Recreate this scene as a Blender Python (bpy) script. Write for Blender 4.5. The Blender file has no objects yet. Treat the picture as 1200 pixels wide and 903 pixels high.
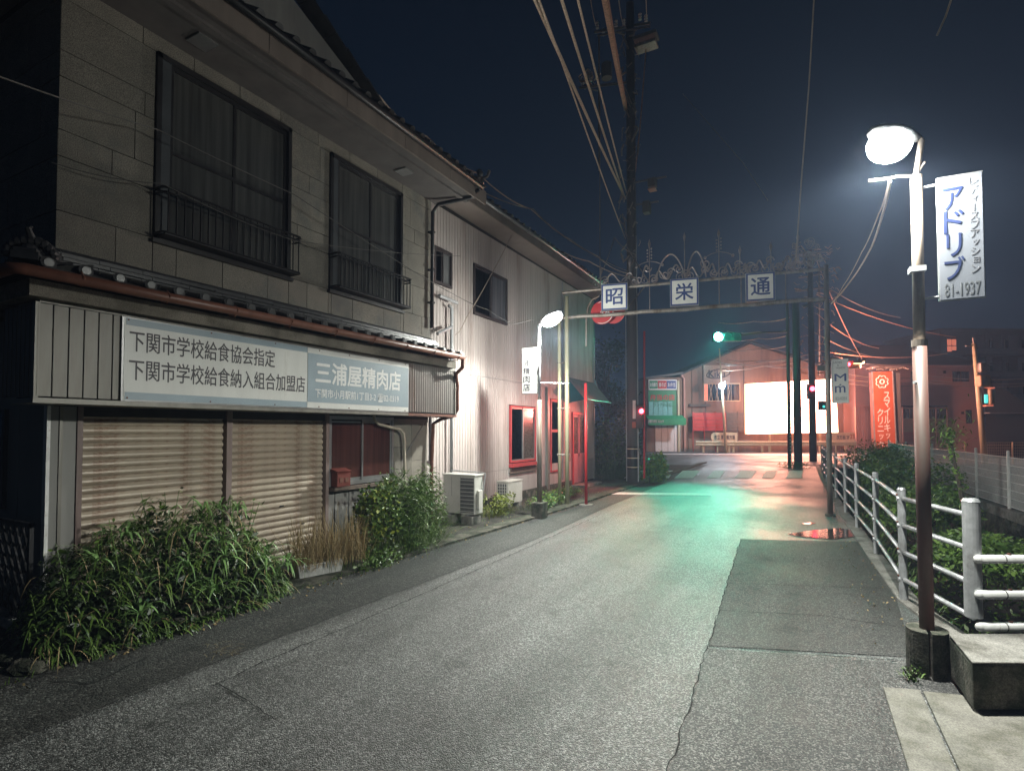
import bpy, math, random
from mathutils import Vector, Matrix
random.seed(7)
R = math.radians
SC = bpy.context.scene
COL = SC.collection

# ------------------------------------------------------------------ camera
# street frame: +Y runs up the lane, +X to the right, z up, camera over the origin
F0 = 642.0; H = 1.8; PIT = R(1.7); TH = math.atan(345/642)
Y0 = 503 - F0*math.tan(PIT)
cam = bpy.data.cameras.new('camera'); co = bpy.data.objects.new('camera', cam); COL.objects.link(co)
co.location = (0, 0, H); co.rotation_euler = (math.pi/2+PIT, 0, TH)
cam.sensor_width = 36; cam.lens = 36*F0/1200; cam.shift_y = (Y0-451.5)/1200
cam.clip_start = 0.05; cam.clip_end = 600
SC.camera = co
SC.view_settings.view_transform = 'Standard'; SC.view_settings.look = 'None'
SC.view_settings.exposure = .4; SC.view_settings.gamma = 1
SC.cycles.use_denoising = True
try: SC.cycles.denoiser = 'OPENIMAGEDENOISE'
except Exception: pass
SC.cycles.sample_clamp_indirect = 4
SC.cycles.max_bounces = 6; SC.cycles.volume_bounces = 0
SC.cycles.caustics_reflective = False; SC.cycles.caustics_refractive = False

# ------------------------------------------------------------------ night sky
world = bpy.data.worlds.new('World'); SC.world = world; world.use_nodes = True
nt = world.node_tree; bg = nt.nodes['Background']
tc = nt.nodes.new('ShaderNodeTexCoord'); sx = nt.nodes.new('ShaderNodeSeparateXYZ')
rp = nt.nodes.new('ShaderNodeValToRGB')
nt.links.new(tc.outputs['Generated'], sx.inputs[0]); nt.links.new(sx.outputs['Z'], rp.inputs[0])
rp.color_ramp.elements[0].position = 0.0; rp.color_ramp.elements[0].color = (.0040, .0105, .021, 1)
rp.color_ramp.elements[1].position = 0.75; rp.color_ramp.elements[1].color = (.0012, .0026, .0062, 1)
nt.links.new(rp.outputs[0], bg.inputs[0]); bg.inputs[1].default_value = 1.0

# ------------------------------------------------------------------ real distances from sight lines
def ray(px, py):
    x = (px-600)/F0; u = (Y0-py)/F0
    fw = math.cos(PIT)-u*math.sin(PIT); up = math.sin(PIT)+u*math.cos(PIT)
    return Vector((x*math.cos(TH)-fw*math.sin(TH), x*math.sin(TH)+fw*math.cos(TH), up))
def G(px, py, z=0):
    r = ray(px, py); t = (z-H)/r.z; return Vector((r.x*t, r.y*t, z))
def W(px, py, X):
    r = ray(px, py); t = X/r.x; return Vector((X, r.y*t, H+r.z*t))
def F(px, py, Y):
    r = ray(px, py); t = Y/r.y; return Vector((r.x*t, Y, H+r.z*t))
EU = Vector((math.cos(TH), math.sin(TH), 0)); EN = Vector((-math.sin(TH), math.cos(TH), 0))
def D(px, py, d):                       # point at forward distance d
    r = ray(px, py); t = d/(r.dot(EN)); return Vector((r.x*t, r.y*t, H+r.z*t))

# ------------------------------------------------------------------ helpers
class MB:
    def __init__(s): s.v = []; s.f = []; s.M = None
    def add(s, vs, fs):
        n = len(s.v); s.v += [tuple(v) for v in vs]; s.f += [tuple(i+n for i in f) for f in fs]; return s
    def box(s, x0, x1, y0, y1, z0, z1):
        if x0 > x1: x0, x1 = x1, x0
        if y0 > y1: y0, y1 = y1, y0
        if z0 > z1: z0, z1 = z1, z0
        return s.add([(x0,y0,z0),(x1,y0,z0),(x1,y1,z0),(x0,y1,z0),(x0,y0,z1),(x1,y0,z1),(x1,y1,z1),(x0,y1,z1)],
                     [(3,2,1,0),(4,5,6,7),(0,1,5,4),(1,2,6,5),(2,3,7,6),(3,0,4,7)])
    def obox(s, c, ax, ay, az, hx, hy, hz):
        c = Vector(c); ax = Vector(ax); ay = Vector(ay); az = Vector(az)
        vs = [c+ax*hx*i+ay*hy*j+az*hz*k for k in (-1,1) for i,j in ((-1,-1),(1,-1),(1,1),(-1,1))]
        return s.add(vs, [(3,2,1,0),(4,5,6,7),(0,1,5,4),(1,2,6,5),(2,3,7,6),(3,0,4,7)])
    def cyl(s, p0, p1, r, r2=None, n=12, cap=True):
        p0 = Vector(p0); p1 = Vector(p1); r2 = r if r2 is None else r2
        d = (p1-p0).normalized(); a = d.orthogonal().normalized(); b = d.cross(a)
        vs = []
        for p, q in ((p0, r), (p1, r2)):
            vs += [p+(a*math.cos(2*math.pi*i/n)+b*math.sin(2*math.pi*i/n))*q for i in range(n)]
        fs = [(i, (i+1) % n, n+(i+1) % n, n+i) for i in range(n)]
        if cap: fs += [tuple(range(n-1, -1, -1)), tuple(range(n, 2*n))]
        return s.add(vs, fs)
    def tube(s, pts, r, n=6, taper=None):
        pts = [Vector(p) for p in pts]; m = len(pts); vs = []
        ref = None
        for i, p in enumerate(pts):
            d = (pts[min(i+1, m-1)]-pts[max(i-1, 0)])
            d = d.normalized() if d.length > 1e-9 else Vector((0,0,1))
            if ref is None: ref = d.orthogonal().normalized()
            a = (ref-d*ref.dot(d))
            a = a.normalized() if a.length > 1e-6 else d.orthogonal().normalized()
            ref = a; b = d.cross(a)
            rr = r if taper is None else r*(1-taper*i/(m-1))
            vs += [p+(a*math.cos(2*math.pi*k/n)+b*math.sin(2*math.pi*k/n))*rr for k in range(n)]
        fs = [(i*n+k, i*n+(k+1) % n, (i+1)*n+(k+1) % n, (i+1)*n+k) for i in range(m-1) for k in range(n)]
        fs += [tuple(range(n-1, -1, -1)), tuple(range((m-1)*n, m*n))]
        return s.add(vs, fs)
    def prism(s, poly, ext):            # extrude a planar polygon along ext
        poly = [Vector(p) for p in poly]; ext = Vector(ext); n = len(poly)
        vs = poly+[p+ext for p in poly]
        return s.add(vs, [tuple(range(n-1, -1, -1)), tuple(range(n, 2*n))]+[(i, (i+1) % n, n+(i+1) % n, n+i) for i in range(n)])
    def sphere(s, c, r, nu=12, nv=8, sz=1.0):
        c = Vector(c); vs = []; 
        for j in range(nv+1):
            t = math.pi*j/nv
            vs += [c+Vector((math.sin(t)*math.cos(2*math.pi*i/nu)*r, math.sin(t)*math.sin(2*math.pi*i/nu)*r, math.cos(t)*r*sz)) for i in range(nu)]
        return s.add(vs, [(j*nu+i, (j+1)*nu+i, (j+1)*nu+(i+1) % nu, j*nu+(i+1) % nu) for j in range(nv) for i in range(nu)])
    def build(s, name, m, parent=None, smooth=False, bevel=0, label=None, cat=None, group=None, kind=None):
        vs = s.v if s.M is None else [s.M @ Vector(v) for v in s.v]
        me = bpy.data.meshes.new(name); me.from_pydata([tuple(v) for v in vs], [], s.f)
        me.materials.append(m)
        if smooth: me.polygons.foreach_set('use_smooth', [True]*len(me.polygons))
        me.update()
        o = bpy.data.objects.new(name, me); COL.objects.link(o)
        adopt(o, parent)
        if smooth == 'auto' or bevel:
            pass
        if bevel:
            b = o.modifiers.new('bevel', 'BEVEL'); b.width = bevel; b.segments = 2; b.limit_method = 'ANGLE'
        tag(o, label, cat, group, kind)
        return o
ROOTLOC = {}
def adopt(o, parent):
    if parent is not None:
        o.parent = parent
        top = parent
        while top.parent: top = top.parent
        o.matrix_parent_inverse = Matrix.Translation(-Vector(ROOTLOC.get(top.name, (0,0,0)))) if parent is top and parent.type == 'EMPTY' else Matrix.Identity(4)
def tag(o, label=None, cat=None, group=None, kind=None):
    if label: o['label'] = label
    if cat: o['category'] = cat
    if group: o['group'] = group
    if kind: o['kind'] = kind
def thing(name, label, cat, loc=(0,0,0), group=None):
    o = bpy.data.objects.new(name, None); COL.objects.link(o); o.location = loc; o.empty_display_size = .2
    ROOTLOC[o.name] = tuple(loc); tag(o, label, cat, group); return o
def dup(root, loc, label=None, rz=0):
    def cp(o, par):
        c = o.copy(); COL.objects.link(c)
        if par: c.parent = par
        for ch in list(o.children): cp(ch, c)
        return c
    r = cp(root, None); r.location = loc; r.rotation_euler = (0, 0, rz)
    if label: r['label'] = label
    return r
def BX(name, m, parent, *a, **k): return MB().box(*a).build(name, m, parent, **k)
def piece(me, name, parent, M):         # shared-mesh piece placed by a matrix
    o = bpy.data.objects.new(name, me); COL.objects.link(o); adopt(o, parent); o.matrix_basis = M; return o

_fg = {}
def text(s, p, xd, yd, w, h, m, parent, bold=0.0, depth=.0006, name='lettering', rot=False):
    """fit string s into the w x h box whose lower left corner is p"""
    cu = bpy.data.curves.new('t', 'FONT'); cu.body = s; cu.size = 1; cu.extrude = .5; cu.resolution_u = 3
    t = bpy.data.objects.new('t', cu); COL.objects.link(t)
    dg = bpy.context.evaluated_depsgraph_get(); me = bpy.data.meshes.new_from_object(t.evaluated_get(dg))
    bpy.data.objects.remove(t)
    if rot:
        for v in me.vertices: v.co = Vector((v.co.y, -v.co.x, v.co.z))
    xs = [v.co.x for v in me.vertices]; ys = [v.co.y for v in me.vertices]
    if not xs: return None
    x0, x1, y0, y1 = min(xs), max(xs), min(ys), max(ys)
    xd = Vector(xd).normalized(); yd = Vector(yd).normalized(); nd = xd.cross(yd); p = Vector(p)
    for v in me.vertices:
        a = (v.co.x-x0)/max(x1-x0, 1e-6)*w; b = (v.co.y-y0)/max(y1-y0, 1e-6)*h; c = v.co.z*depth*2
        v.co = p+xd*a+yd*b+nd*c
    if bold > .004:
        e_ = bold*.55*h/max(1, .9) if len(s) > 1 else bold*.55*min(w, h); e_ = min(e_, h*.03)
        vs = [v.co.copy() for v in me.vertices]; fs = [tuple(q.vertices) for q in me.polygons]; V = []; Fc = []
        for i_, (dx, dy) in enumerate(((0,0),(1,0),(-1,0),(0,1),(0,-1),(.7,.7),(-.7,-.7))):
            n_ = len(V); V += [tuple(v+xd*dx*e_+yd*dy*e_+nd*.00015*i_) for v in vs]; Fc += [tuple(k+n_ for k in f_) for f_ in fs]
        me = bpy.data.meshes.new(name); me.from_pydata(V, [], Fc)
    me.materials.clear(); me.materials.append(m); me.name = name
    o = bpy.data.objects.new(name, me); COL.objects.link(o); adopt(o, parent)
    return o
def vtext(s, p, xd, yd, w, ch, m, parent, bold=0.02, gap=1.12, name='lettering'):
    """vertical lettering, p is the top left corner"""
    p = Vector(p); yd = Vector(yd).normalized(); xd = Vector(xd).normalized()
    for i, c in enumerate(s):
        k, kw, ox = ch, w, 0
        if c in 'ィッョ': k, kw, ox = ch*.7, w*.7, w*.25
        if c == 'ー': k, kw, ox = ch*.9, w*.14, w*.43
        if c == 'リ': kw, ox = w*.75, w*.12
        if c == 'ニ': k = ch*.75
        text(c, p-yd*(i*ch*gap+k+(ch-k)/2)+xd*ox, xd, yd, kw, k, m, parent, bold, name=name, rot=(c == 'ー'))
FX = ((0,1,0),(0,0,1))                  # lettering facing +X
FY = ((1,0,0),(0,0,1))                  # lettering facing -Y

# ------------------------------------------------------------------ materials
def mat(name, col, rough=.6, metal=0, var=.25, scale=6, col2=None, mix2=.5, scale2=2.5, bump=0, bscale=40, rnd=0, streak=False, spec=.5, fine=0):
    m = bpy.data.materials.new(name); m.use_nodes = True; t = m.node_tree; N = t.nodes; L = t.links
    b = N['Principled BSDF']; b.inputs['Metallic'].default_value = metal
    b.inputs['Specular IOR Level'].default_value = spec
    tc = N.new('ShaderNodeTexCoord'); mp = N.new('ShaderNodeMapping'); L.new(tc.outputs['Object'], mp.inputs[0])
    if streak: mp.inputs['Scale'].default_value = (1, 1, .12)
    n1 = N.new('ShaderNodeTexNoise'); n1.inputs['Scale'].default_value = scale; n1.inputs['Detail'].default_value = 6; n1.inputs['Roughness'].default_value = .65
    L.new(mp.outputs[0], n1.inputs['Vector'])
    r1 = N.new('ShaderNodeMapRange'); r1.inputs[1].default_value = .3; r1.inputs[2].default_value = .7
    r1.inputs[3].default_value = 1-var; r1.inputs[4].default_value = 1+var
    L.new(n1.outputs['Fac'], r1.inputs[0])
    src = None
    c0 = N.new('ShaderNodeRGB'); c0.outputs[0].default_value = (*col, 1); src = c0.outputs[0]
    if col2:
        n2 = N.new('ShaderNodeTexNoise'); n2.inputs['Scale'].default_value = scale2; n2.inputs['Detail'].default_value = 8; n2.inputs['Roughness'].default_value = .7
        L.new(mp.outputs[0], n2.inputs['Vector'])
        r2 = N.new('ShaderNodeMapRange'); r2.inputs[1].default_value = 1-mix2-.08; r2.inputs[2].default_value = 1-mix2+.08
        L.new(n2.outputs['Fac'], r2.inputs[0])
        mx = N.new('ShaderNodeMix'); mx.data_type = 'RGBA'; mx.inputs[7].default_value = (*col2, 1)
        L.new(r2.outputs[0], mx.inputs[0]); L.new(src, mx.inputs[6]); src = mx.outputs[2]
    vm = N.new('ShaderNodeVectorMath'); vm.operation = 'SCALE'; L.new(src, vm.inputs[0]); L.new(r1.outputs[0], vm.inputs['Scale'])
    out = vm.outputs[0]
    if fine:
        nf = N.new('ShaderNodeTexNoise'); nf.inputs['Scale'].default_value = 110; nf.inputs['Detail'].default_value = 3
        L.new(tc.outputs['Object'], nf.inputs['Vector'])
        rf = N.new('ShaderNodeMapRange'); rf.inputs[1].default_value = .35; rf.inputs[2].default_value = .65; rf.inputs[3].default_value = 1-fine; rf.inputs[4].default_value = 1+fine
        L.new(nf.outputs['Fac'], rf.inputs[0])
        v3 = N.new('ShaderNodeVectorMath'); v3.operation = 'SCALE'; L.new(out, v3.inputs[0]); L.new(rf.outputs[0], v3.inputs['Scale']); out = v3.outputs[0]
    if rnd:
        oi = N.new('ShaderNodeObjectInfo'); rr = N.new('ShaderNodeMapRange'); rr.inputs[3].default_value = 1-rnd; rr.inputs[4].default_value = 1+rnd
        L.new(oi.outputs['Random'], rr.inputs[0])
        v2 = N.new('ShaderNodeVectorMath'); v2.operation = 'SCALE'; L.new(out, v2.inputs[0]); L.new(rr.outputs[0], v2.inputs['Scale']); out = v2.outputs[0]
    L.new(out, b.inputs['Base Color'])
    rg = N.new('ShaderNodeMapRange'); rg.inputs[3].default_value = max(.03, rough-.12); rg.inputs[4].default_value = min(1, rough+.12)
    L.new(n1.outputs['Fac'], rg.inputs[0]); L.new(rg.outputs[0], b.inputs['Roughness'])
    if bump:
        nb = N.new('ShaderNodeTexNoise'); nb.inputs['Scale'].default_value = bscale; nb.inputs['Detail'].default_value = 4
        L.new(mp.outputs[0], nb.inputs['Vector'])
        bp = N.new('ShaderNodeBump'); bp.inputs['Strength'].default_value = bump; bp.inputs['Distance'].default_value = .01
        L.new(nb.outputs['Fac'], bp.inputs['Height']); L.new(bp.outputs[0], b.inputs['Normal'])
    return m
def emis(name, col, st):
    m = bpy.data.materials.new(name); m.use_nodes = True; b = m.node_tree.nodes['Principled BSDF']
    b.inputs['Base Color'].default_value = (*col, 1); b.inputs['Emission Color'].default_value = (*col, 1); b.inputs['Emission Strength'].default_value = st
    return m
def glass(name, col, rough=.08):
    m = bpy.data.materials.new(name); m.use_nodes = True; N = m.node_tree.nodes; L = m.node_tree.links; b = N['Principled BSDF']
    b.inputs['Base Color'].default_value = (*col, 1); b.inputs['Roughness'].default_value = rough; b.inputs['Specular IOR Level'].default_value = .6
    tc = N.new('ShaderNodeTexCoord'); n = N.new('ShaderNodeTexNoise'); n.inputs['Scale'].default_value = 5; n.inputs['Detail'].default_value = 5
    mp = N.new('ShaderNodeMapping'); mp.inputs['Scale'].default_value = (3,3,.12); L.new(tc.outputs['Object'], mp.inputs[0]); L.new(mp.outputs[0], n.inputs['Vector'])
    cr = N.new('ShaderNodeMix'); cr.data_type = 'RGBA'; cr.inputs[6].default_value = (*[c*.1 for c in col], 1); cr.inputs[7].default_value = (*[c*2.1 for c in col], 1)
    L.new(n.outputs['Fac'], cr.inputs[0]); L.new(cr.outputs[2], b.inputs['Base Color'])
    return m
def asphalt(name, lo, hi, rough, bumps=.8, scale=125):
    m = bpy.data.materials.new(name); m.use_nodes = True; N = m.node_tree.nodes; L = m.node_tree.links; b = N['Principled BSDF']
    tc = N.new('ShaderNodeTexCoord')
    v = N.new('ShaderNodeTexVoronoi'); v.inputs['Scale'].default_value = scale; L.new(tc.outputs['Object'], v.inputs['Vector'])
    n = N.new('ShaderNodeTexNoise'); n.inputs['Scale'].default_value = .55; n.inputs['Detail'].default_value = 7; n.inputs['Roughness'].default_value = .6; L.new(tc.outputs['Object'], n.inputs['Vector'])
    sx = N.new('ShaderNodeSeparateColor'); L.new(v.outputs['Color'], sx.inputs[0])
    pw = N.new('ShaderNodeMath'); pw.operation = 'POWER'; pw.inputs[1].default_value = 3.2; L.new(sx.outputs[0], pw.inputs[0])
    mx = N.new('ShaderNodeMix'); mx.data_type = 'RGBA'; mx.inputs[6].default_value = (*lo, 1); mx.inputs[7].default_value = (*hi, 1); L.new(pw.outputs[0], mx.inputs[0])
    r1 = N.new('ShaderNodeMapRange'); r1.inputs[1].default_value = .3; r1.inputs[2].default_value = .7; r1.inputs[3].default_value = .72; r1.inputs[4].default_value = 1.22
    L.new(n.outputs['Fac'], r1.inputs[0])
    s = N.new('ShaderNodeVectorMath'); s.operation = 'SCALE'; L.new(mx.outputs[2], s.inputs[0]); L.new(r1.outputs[0], s.inputs['Scale'])
    mw = N.new('ShaderNodeMapping'); mw.inputs['Scale'].default_value = (1.5,.16,1); L.new(tc.outputs['Object'], mw.inputs[0])
    nw = N.new('ShaderNodeTexNoise'); nw.inputs['Scale'].default_value = 1.1; nw.inputs['Detail'].default_value = 5; L.new(mw.outputs[0], nw.inputs['Vector'])
    rw = N.new('ShaderNodeMapRange'); rw.inputs[1].default_value = .38; rw.inputs[2].default_value = .62; rw.inputs[3].default_value = .68; rw.inputs[4].default_value = 1.2; L.new(nw.outputs['Fac'], rw.inputs[0])
    ns = N.new('ShaderNodeTexNoise'); ns.inputs['Scale'].default_value = 3.5; ns.inputs['Detail'].default_value = 6; L.new(tc.outputs['Object'], ns.inputs['Vector'])
    rs = N.new('ShaderNodeMapRange'); rs.inputs[1].default_value = .28; rs.inputs[2].default_value = .42; rs.inputs[3].default_value = .55; rs.inputs[4].default_value = 1; L.new(ns.outputs['Fac'], rs.inputs[0])
    mm = N.new('ShaderNodeMath'); mm.operation = 'MULTIPLY'; L.new(rw.outputs[0], mm.inputs[0]); L.new(rs.outputs[0], mm.inputs[1])
    s2_ = N.new('ShaderNodeVectorMath'); s2_.operation = 'SCALE'; L.new(s.outputs[0], s2_.inputs[0]); L.new(mm.outputs[0], s2_.inputs['Scale']); L.new(s2_.outputs[0], b.inputs['Base Color'])
    r2 = N.new('ShaderNodeMapRange'); r2.inputs[1].default_value = .35; r2.inputs[2].default_value = .65; r2.inputs[3].default_value = rough-.08; r2.inputs[4].default_value = rough+.1
    L.new(n.outputs['Fac'], r2.inputs[0]); L.new(r2.outputs[0], b.inputs['Roughness'])
    n3 = N.new('ShaderNodeTexNoise'); n3.inputs['Scale'].default_value = scale*.6; n3.inputs['Detail'].default_value = 2; L.new(tc.outputs['Object'], n3.inputs['Vector'])
    ad = N.new('ShaderNodeMath'); ad.operation = 'SUBTRACT'; L.new(n3.outputs['Fac'], ad.inputs[0]); L.new(v.outputs['Distance'], ad.inputs[1])
    bp = N.new('ShaderNodeBump'); bp.inputs['Strength'].default_value = bumps; bp.inputs['Distance'].default_value = .006
    L.new(ad.outputs[0], bp.inputs['Height']); L.new(bp.outputs[0], b.inputs['Normal'])
    return m
def leafmat(name, a, bcol, rough=.45):
    m = bpy.data.materials.new(name); m.use_nodes = True; N = m.node_tree.nodes; L = m.node_tree.links; b = N['Principled BSDF']
    g = N.new('ShaderNodeNewGeometry'); mx = N.new('ShaderNodeMix'); mx.data_type = 'RGBA'; mx.inputs[6].default_value = (*a, 1); mx.inputs[7].default_value = (*bcol, 1)
    L.new(g.outputs['Random Per Island'], mx.inputs[0])
    oi = N.new('ShaderNodeObjectInfo'); rr = N.new('ShaderNodeMapRange'); rr.inputs[3].default_value = .75; rr.inputs[4].default_value = 1.25; L.new(oi.outputs['Random'], rr.inputs[0])
    v2 = N.new('ShaderNodeVectorMath'); v2.operation = 'SCALE'; L.new(mx.outputs[2], v2.inputs[0]); L.new(rr.outputs[0], v2.inputs['Scale'])
    L.new(v2.outputs[0], b.inputs['Base Color']); b.inputs['Roughness'].default_value = rough
    b.inputs['Transmission Weight'].default_value = 0
    return m

M = {}
M['asphalt'] = asphalt('asphalt', (.045,.045,.044), (.38,.38,.37), .42)
M['asphalt_patch'] = asphalt('asphalt_patch', (.022,.022,.022), (.16,.155,.145), .62)
M['asphalt_edge'] = asphalt('asphalt_edge', (.026,.026,.025), (.13,.13,.12), .72, scale=70)
M['lot'] = asphalt('lot', (.07,.07,.068), (.2,.2,.19), .8, .4)
M['crack'] = mat('crack', (.008,.008,.008), .9)
M['paint'] = mat('road_paint', (.78,.78,.76), .6, var=.25, scale=20, col2=(.12,.12,.12), mix2=.36, scale2=14)
M['concrete'] = mat('concrete', (.23,.22,.20), .85, var=.3, scale=9, col2=(.09,.085,.07), mix2=.45, scale2=2.2, bump=.5, bscale=90, fine=.3)
M['concrete_dark'] = mat('concrete_dark', (.12,.11,.09), .9, var=.5, scale=9, col2=(.03,.036,.022), mix2=.53, scale2=4, bump=1, bscale=50, fine=.3)
M['slab'] = mat('slab_concrete', (.20,.19,.165), .8, var=.22, scale=7, col2=(.12,.115,.09), mix2=.45, scale2=3, bump=.3, bscale=140, fine=.25)
M['dirt'] = mat('dirt', (.045,.04,.032), .95, var=.5, scale=14, bump=.8, bscale=40, col2=(.02,.02,.016))
M['water'] = mat('puddle_water', (.03,.028,.026), .04, var=.1, spec=.9)
M['stone'] = mat('stone_panel', (.195,.178,.148), .8, var=.18, scale=3, col2=(.13,.13,.12), mix2=.4, scale2=1.2, bump=.35, bscale=120, rnd=.10, fine=.45)
M['joint'] = mat('joint', (.03,.03,.028), .95)
M['fascia'] = mat('fascia', (.17,.14,.12), .7, var=.25, scale=3, streak=True)
M['soffit'] = mat('soffit', (.11,.10,.095), .8, var=.2, scale=3)
M['band'] = mat('concrete_band', (.22,.195,.16), .85, var=.25, scale=5, col2=(.10,.09,.07), mix2=.5, bump=.4, bscale=110, fine=.35)
M['tile'] = mat('kawara', (.035,.035,.037), .4, var=.3, scale=8, rnd=.25)
M['tile_end'] = mat('kawara_end', (.055,.055,.055), .3, var=.3, scale=20, rnd=.3)
M['copper'] = mat('gutter_brown', (.16,.062,.038), .42, var=.2, scale=9, rnd=.05)
M['siding'] = mat('siding', (.20,.19,.165), .5, metal=.25, var=.3, scale=5, streak=True, col2=(.10,.085,.07), mix2=.48, rnd=.07)
M['siding_trim'] = mat('siding_trim', (.20,.19,.165), .45, metal=.2, var=.2, scale=8, streak=True)
M['corrugated'] = mat('corrugated_old', (.2,.185,.17), .5, metal=.2, var=.25, scale=5, streak=True, col2=(.1,.07,.055), mix2=.42)
M['slat'] = mat('shutter_slat', (.36,.30,.23), .45, metal=.1, var=.18, scale=3, col2=(.17,.08,.045), mix2=.40, scale2=7, rnd=.05)
M['rust'] = mat('rust', (.14,.055,.035), .8, var=.4, scale=20, bump=.4)
M['post_pink'] = mat('shutter_post', (.20,.15,.135), .6, var=.25, scale=6, streak=True, col2=(.1,.06,.05), mix2=.4)
M['panelwall'] = mat('panel_wall', (.24,.235,.22), .7, var=.12, scale=3, streak=True)
M['sign_white'] = mat('sign_white', (.60,.60,.57), .45, var=.08, scale=3, streak=True, col2=(.40,.38,.34), mix2=.30, scale2=3)
M['sign_blue'] = mat('sign_blue', (.27,.335,.375), .45, var=.07, scale=4)
M['sign_edge'] = mat('sign_edge', (.3,.3,.3), .4, metal=.5)
M['ink'] = mat('ink', (.055,.05,.055), .6, var=.1)
M['ink_white'] = mat('ink_white', (.68,.68,.66), .5, var=.05)
M['ink_blue'] = mat('ink_blue', (.03,.055,.19), .5, var=.08)
M['ink_grey'] = mat('ink_grey', (.09,.095,.10), .6, var=.08)
M['ink_pale'] = mat('ink_pale', (.12,.12,.13), .6)
M['black_metal'] = mat('black_metal', (.018,.018,.02), .45, metal=.3, var=.3)
M['dark_frame'] = mat('dark_frame', (.016,.015,.016), .4, var=.2)
M['jamb'] = mat('jamb_blue', (.05,.056,.062), .5, var=.15)
M['alu'] = mat('aluminium', (.34,.34,.34), .35, metal=.7, var=.15)
M['galv'] = mat('galvanised', (.42,.43,.44), .42, metal=.4, var=.22, scale=14, col2=(.2,.19,.18), mix2=.4)
M['whitepaint'] = mat('white_paint', (.70,.70,.68), .4, var=.15, scale=12, col2=(.26,.17,.11), mix2=.33, scale2=16)
M['glass_curtain'] = glass('glass_curtain', (.055,.055,.052), .12)
M['glass_dark'] = glass('glass_dark', (.016,.018,.019), .08)
M['glass_red'] = glass('glass_redbrown', (.06,.022,.018), .1)
M['glass_lace'] = mat('lace_glass', (.13,.12,.10), .2, var=.7, scale=38, col2=(.03,.026,.02), mix2=.5, scale2=30)
M['ribwall'] = mat('ribbed_wall', (.46,.41,.39), .55, var=.16, scale=3, streak=True, col2=(.27,.21,.18), mix2=.40, scale2=1.3)
M['skirt'] = mat('skirt_wall', (.37,.35,.34), .65, var=.18, scale=4, streak=True)
M['redframe'] = mat('red_frame', (.40,.045,.05), .5, var=.2)
M['reddoor'] = mat('pink_door', (.36,.20,.22), .5, var=.12)
M['teal'] = mat('teal_canvas', (.015,.20,.24), .7, var=.15)
M['teal_dark'] = mat('grey_teal_canvas', (.13,.16,.16), .8, var=.2)
M['wood'] = mat('weathered_wood', (.12,.09,.07), .8, var=.35, scale=9, streak=True, bump=.4)
M['acwhite'] = mat('ac_white', (.55,.54,.50), .45, var=.08, col2=(.4,.38,.34), mix2=.38, scale2=3)
M['acgrille'] = mat('ac_grille', (.12,.12,.12), .5, var=.2)
M['pole_conc'] = mat('pole_concrete', (.10,.095,.09), .8, var=.2, scale=6, streak=True)
M['pole_brown'] = mat('pole_brown', (.13,.045,.035), .55, var=.3, scale=10, streak=True, col2=(.07,.05,.04), mix2=.45)
M['pole_steel'] = mat('pole_steel', (.27,.24,.21), .5, metal=.3, var=.3, scale=14, streak=True, col2=(.13,.09,.06), mix2=.45)
M['pole_cream'] = mat('pole_cream', (.44,.41,.27), .45, var=.12, scale=6, streak=True)
M['red_paint'] = mat('red_paint', (.42,.02,.022), .4, var=.1)
M['iron'] = mat('wrought_iron', (.22,.19,.185), .4, metal=.5, var=.25)
M['cable'] = mat('cable', (.30,.24,.19), .55, var=.2)
M['cable_pale'] = mat('cable_pale', (.62,.48,.37), .55, var=.35, scale=30)
M['cable_bundle'] = mat('cable_bundle', (.52,.29,.2), .6, var=.5, scale=14)
M['mailbox'] = mat('mailbox_red', (.13,.028,.02), .5, var=.3, scale=12)
M['pipe_beige'] = mat('pipe_beige', (.40,.36,.29), .5, var=.15)
M['pvc'] = mat('pvc_grey', (.33,.34,.35), .45, var=.12)
M['tan'] = mat('tan_wall', (.24,.15,.105), .7, var=.25, scale=.9, streak=True, col2=(.12,.07,.05), mix2=.42, scale2=.5)
M['green_board'] = mat('green_board', (.02,.19,.085), .5, var=.2, scale=2)
M['green_canvas'] = mat('green_canvas', (.03,.25,.10), .7, var=.15)
M['pinkwall'] = mat('pink_wall', (.55,.30,.25), .75, var=.06, scale=.8)
M['roof_dark'] = mat('roof_dark', (.025,.028,.032), .7, var=.2)
M['orange'] = mat('orange_sign', (.36,.085,.03), .5, var=.06)
M['beige_sign'] = mat('beige_sign', (.55,.45,.30), .5, var=.08)
M['aptwall'] = mat('apartment_wall', (.12,.12,.13), .8, var=.12, scale=.5)
M['sig_body'] = mat('signal_body', (.035,.035,.035), .6)
M['sig_orange'] = mat('signal_housing', (.42,.30,.18), .5)
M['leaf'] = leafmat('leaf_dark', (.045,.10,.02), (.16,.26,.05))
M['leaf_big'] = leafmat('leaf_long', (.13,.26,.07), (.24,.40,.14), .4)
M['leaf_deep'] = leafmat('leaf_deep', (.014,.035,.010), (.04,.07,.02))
M['leaf_yellow'] = leafmat('leaf_yellow', (.12,.16,.02), (.26,.30,.04))
M['straw'] = leafmat('straw', (.26,.18,.08), (.46,.36,.19), .7)
M['far_leaf'] = leafmat('far_leaf', (.012,.03,.014), (.035,.06,.025), .7)
M['bark'] = mat('bark', (.05,.04,.03), .9, bump=.6)
M['lamp_on'] = emis('lamp_on', (.95,1,.97), 24)
M['billboard_on'] = emis('billboard_on', (1,.40,.27), 21)
M['green_on'] = emis('green_on', (.12,1,.75), 120)
M['red_on'] = emis('red_on', (1,.03,.05), 22)
M['led_on'] = emis('led_on', (.6,.85,1), 60)
M['lit_window'] = emis('lit_window', (1,.25,.14), .55)
M['teal_on'] = emis('teal_on', (.1,.8,.75), .9)

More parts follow.
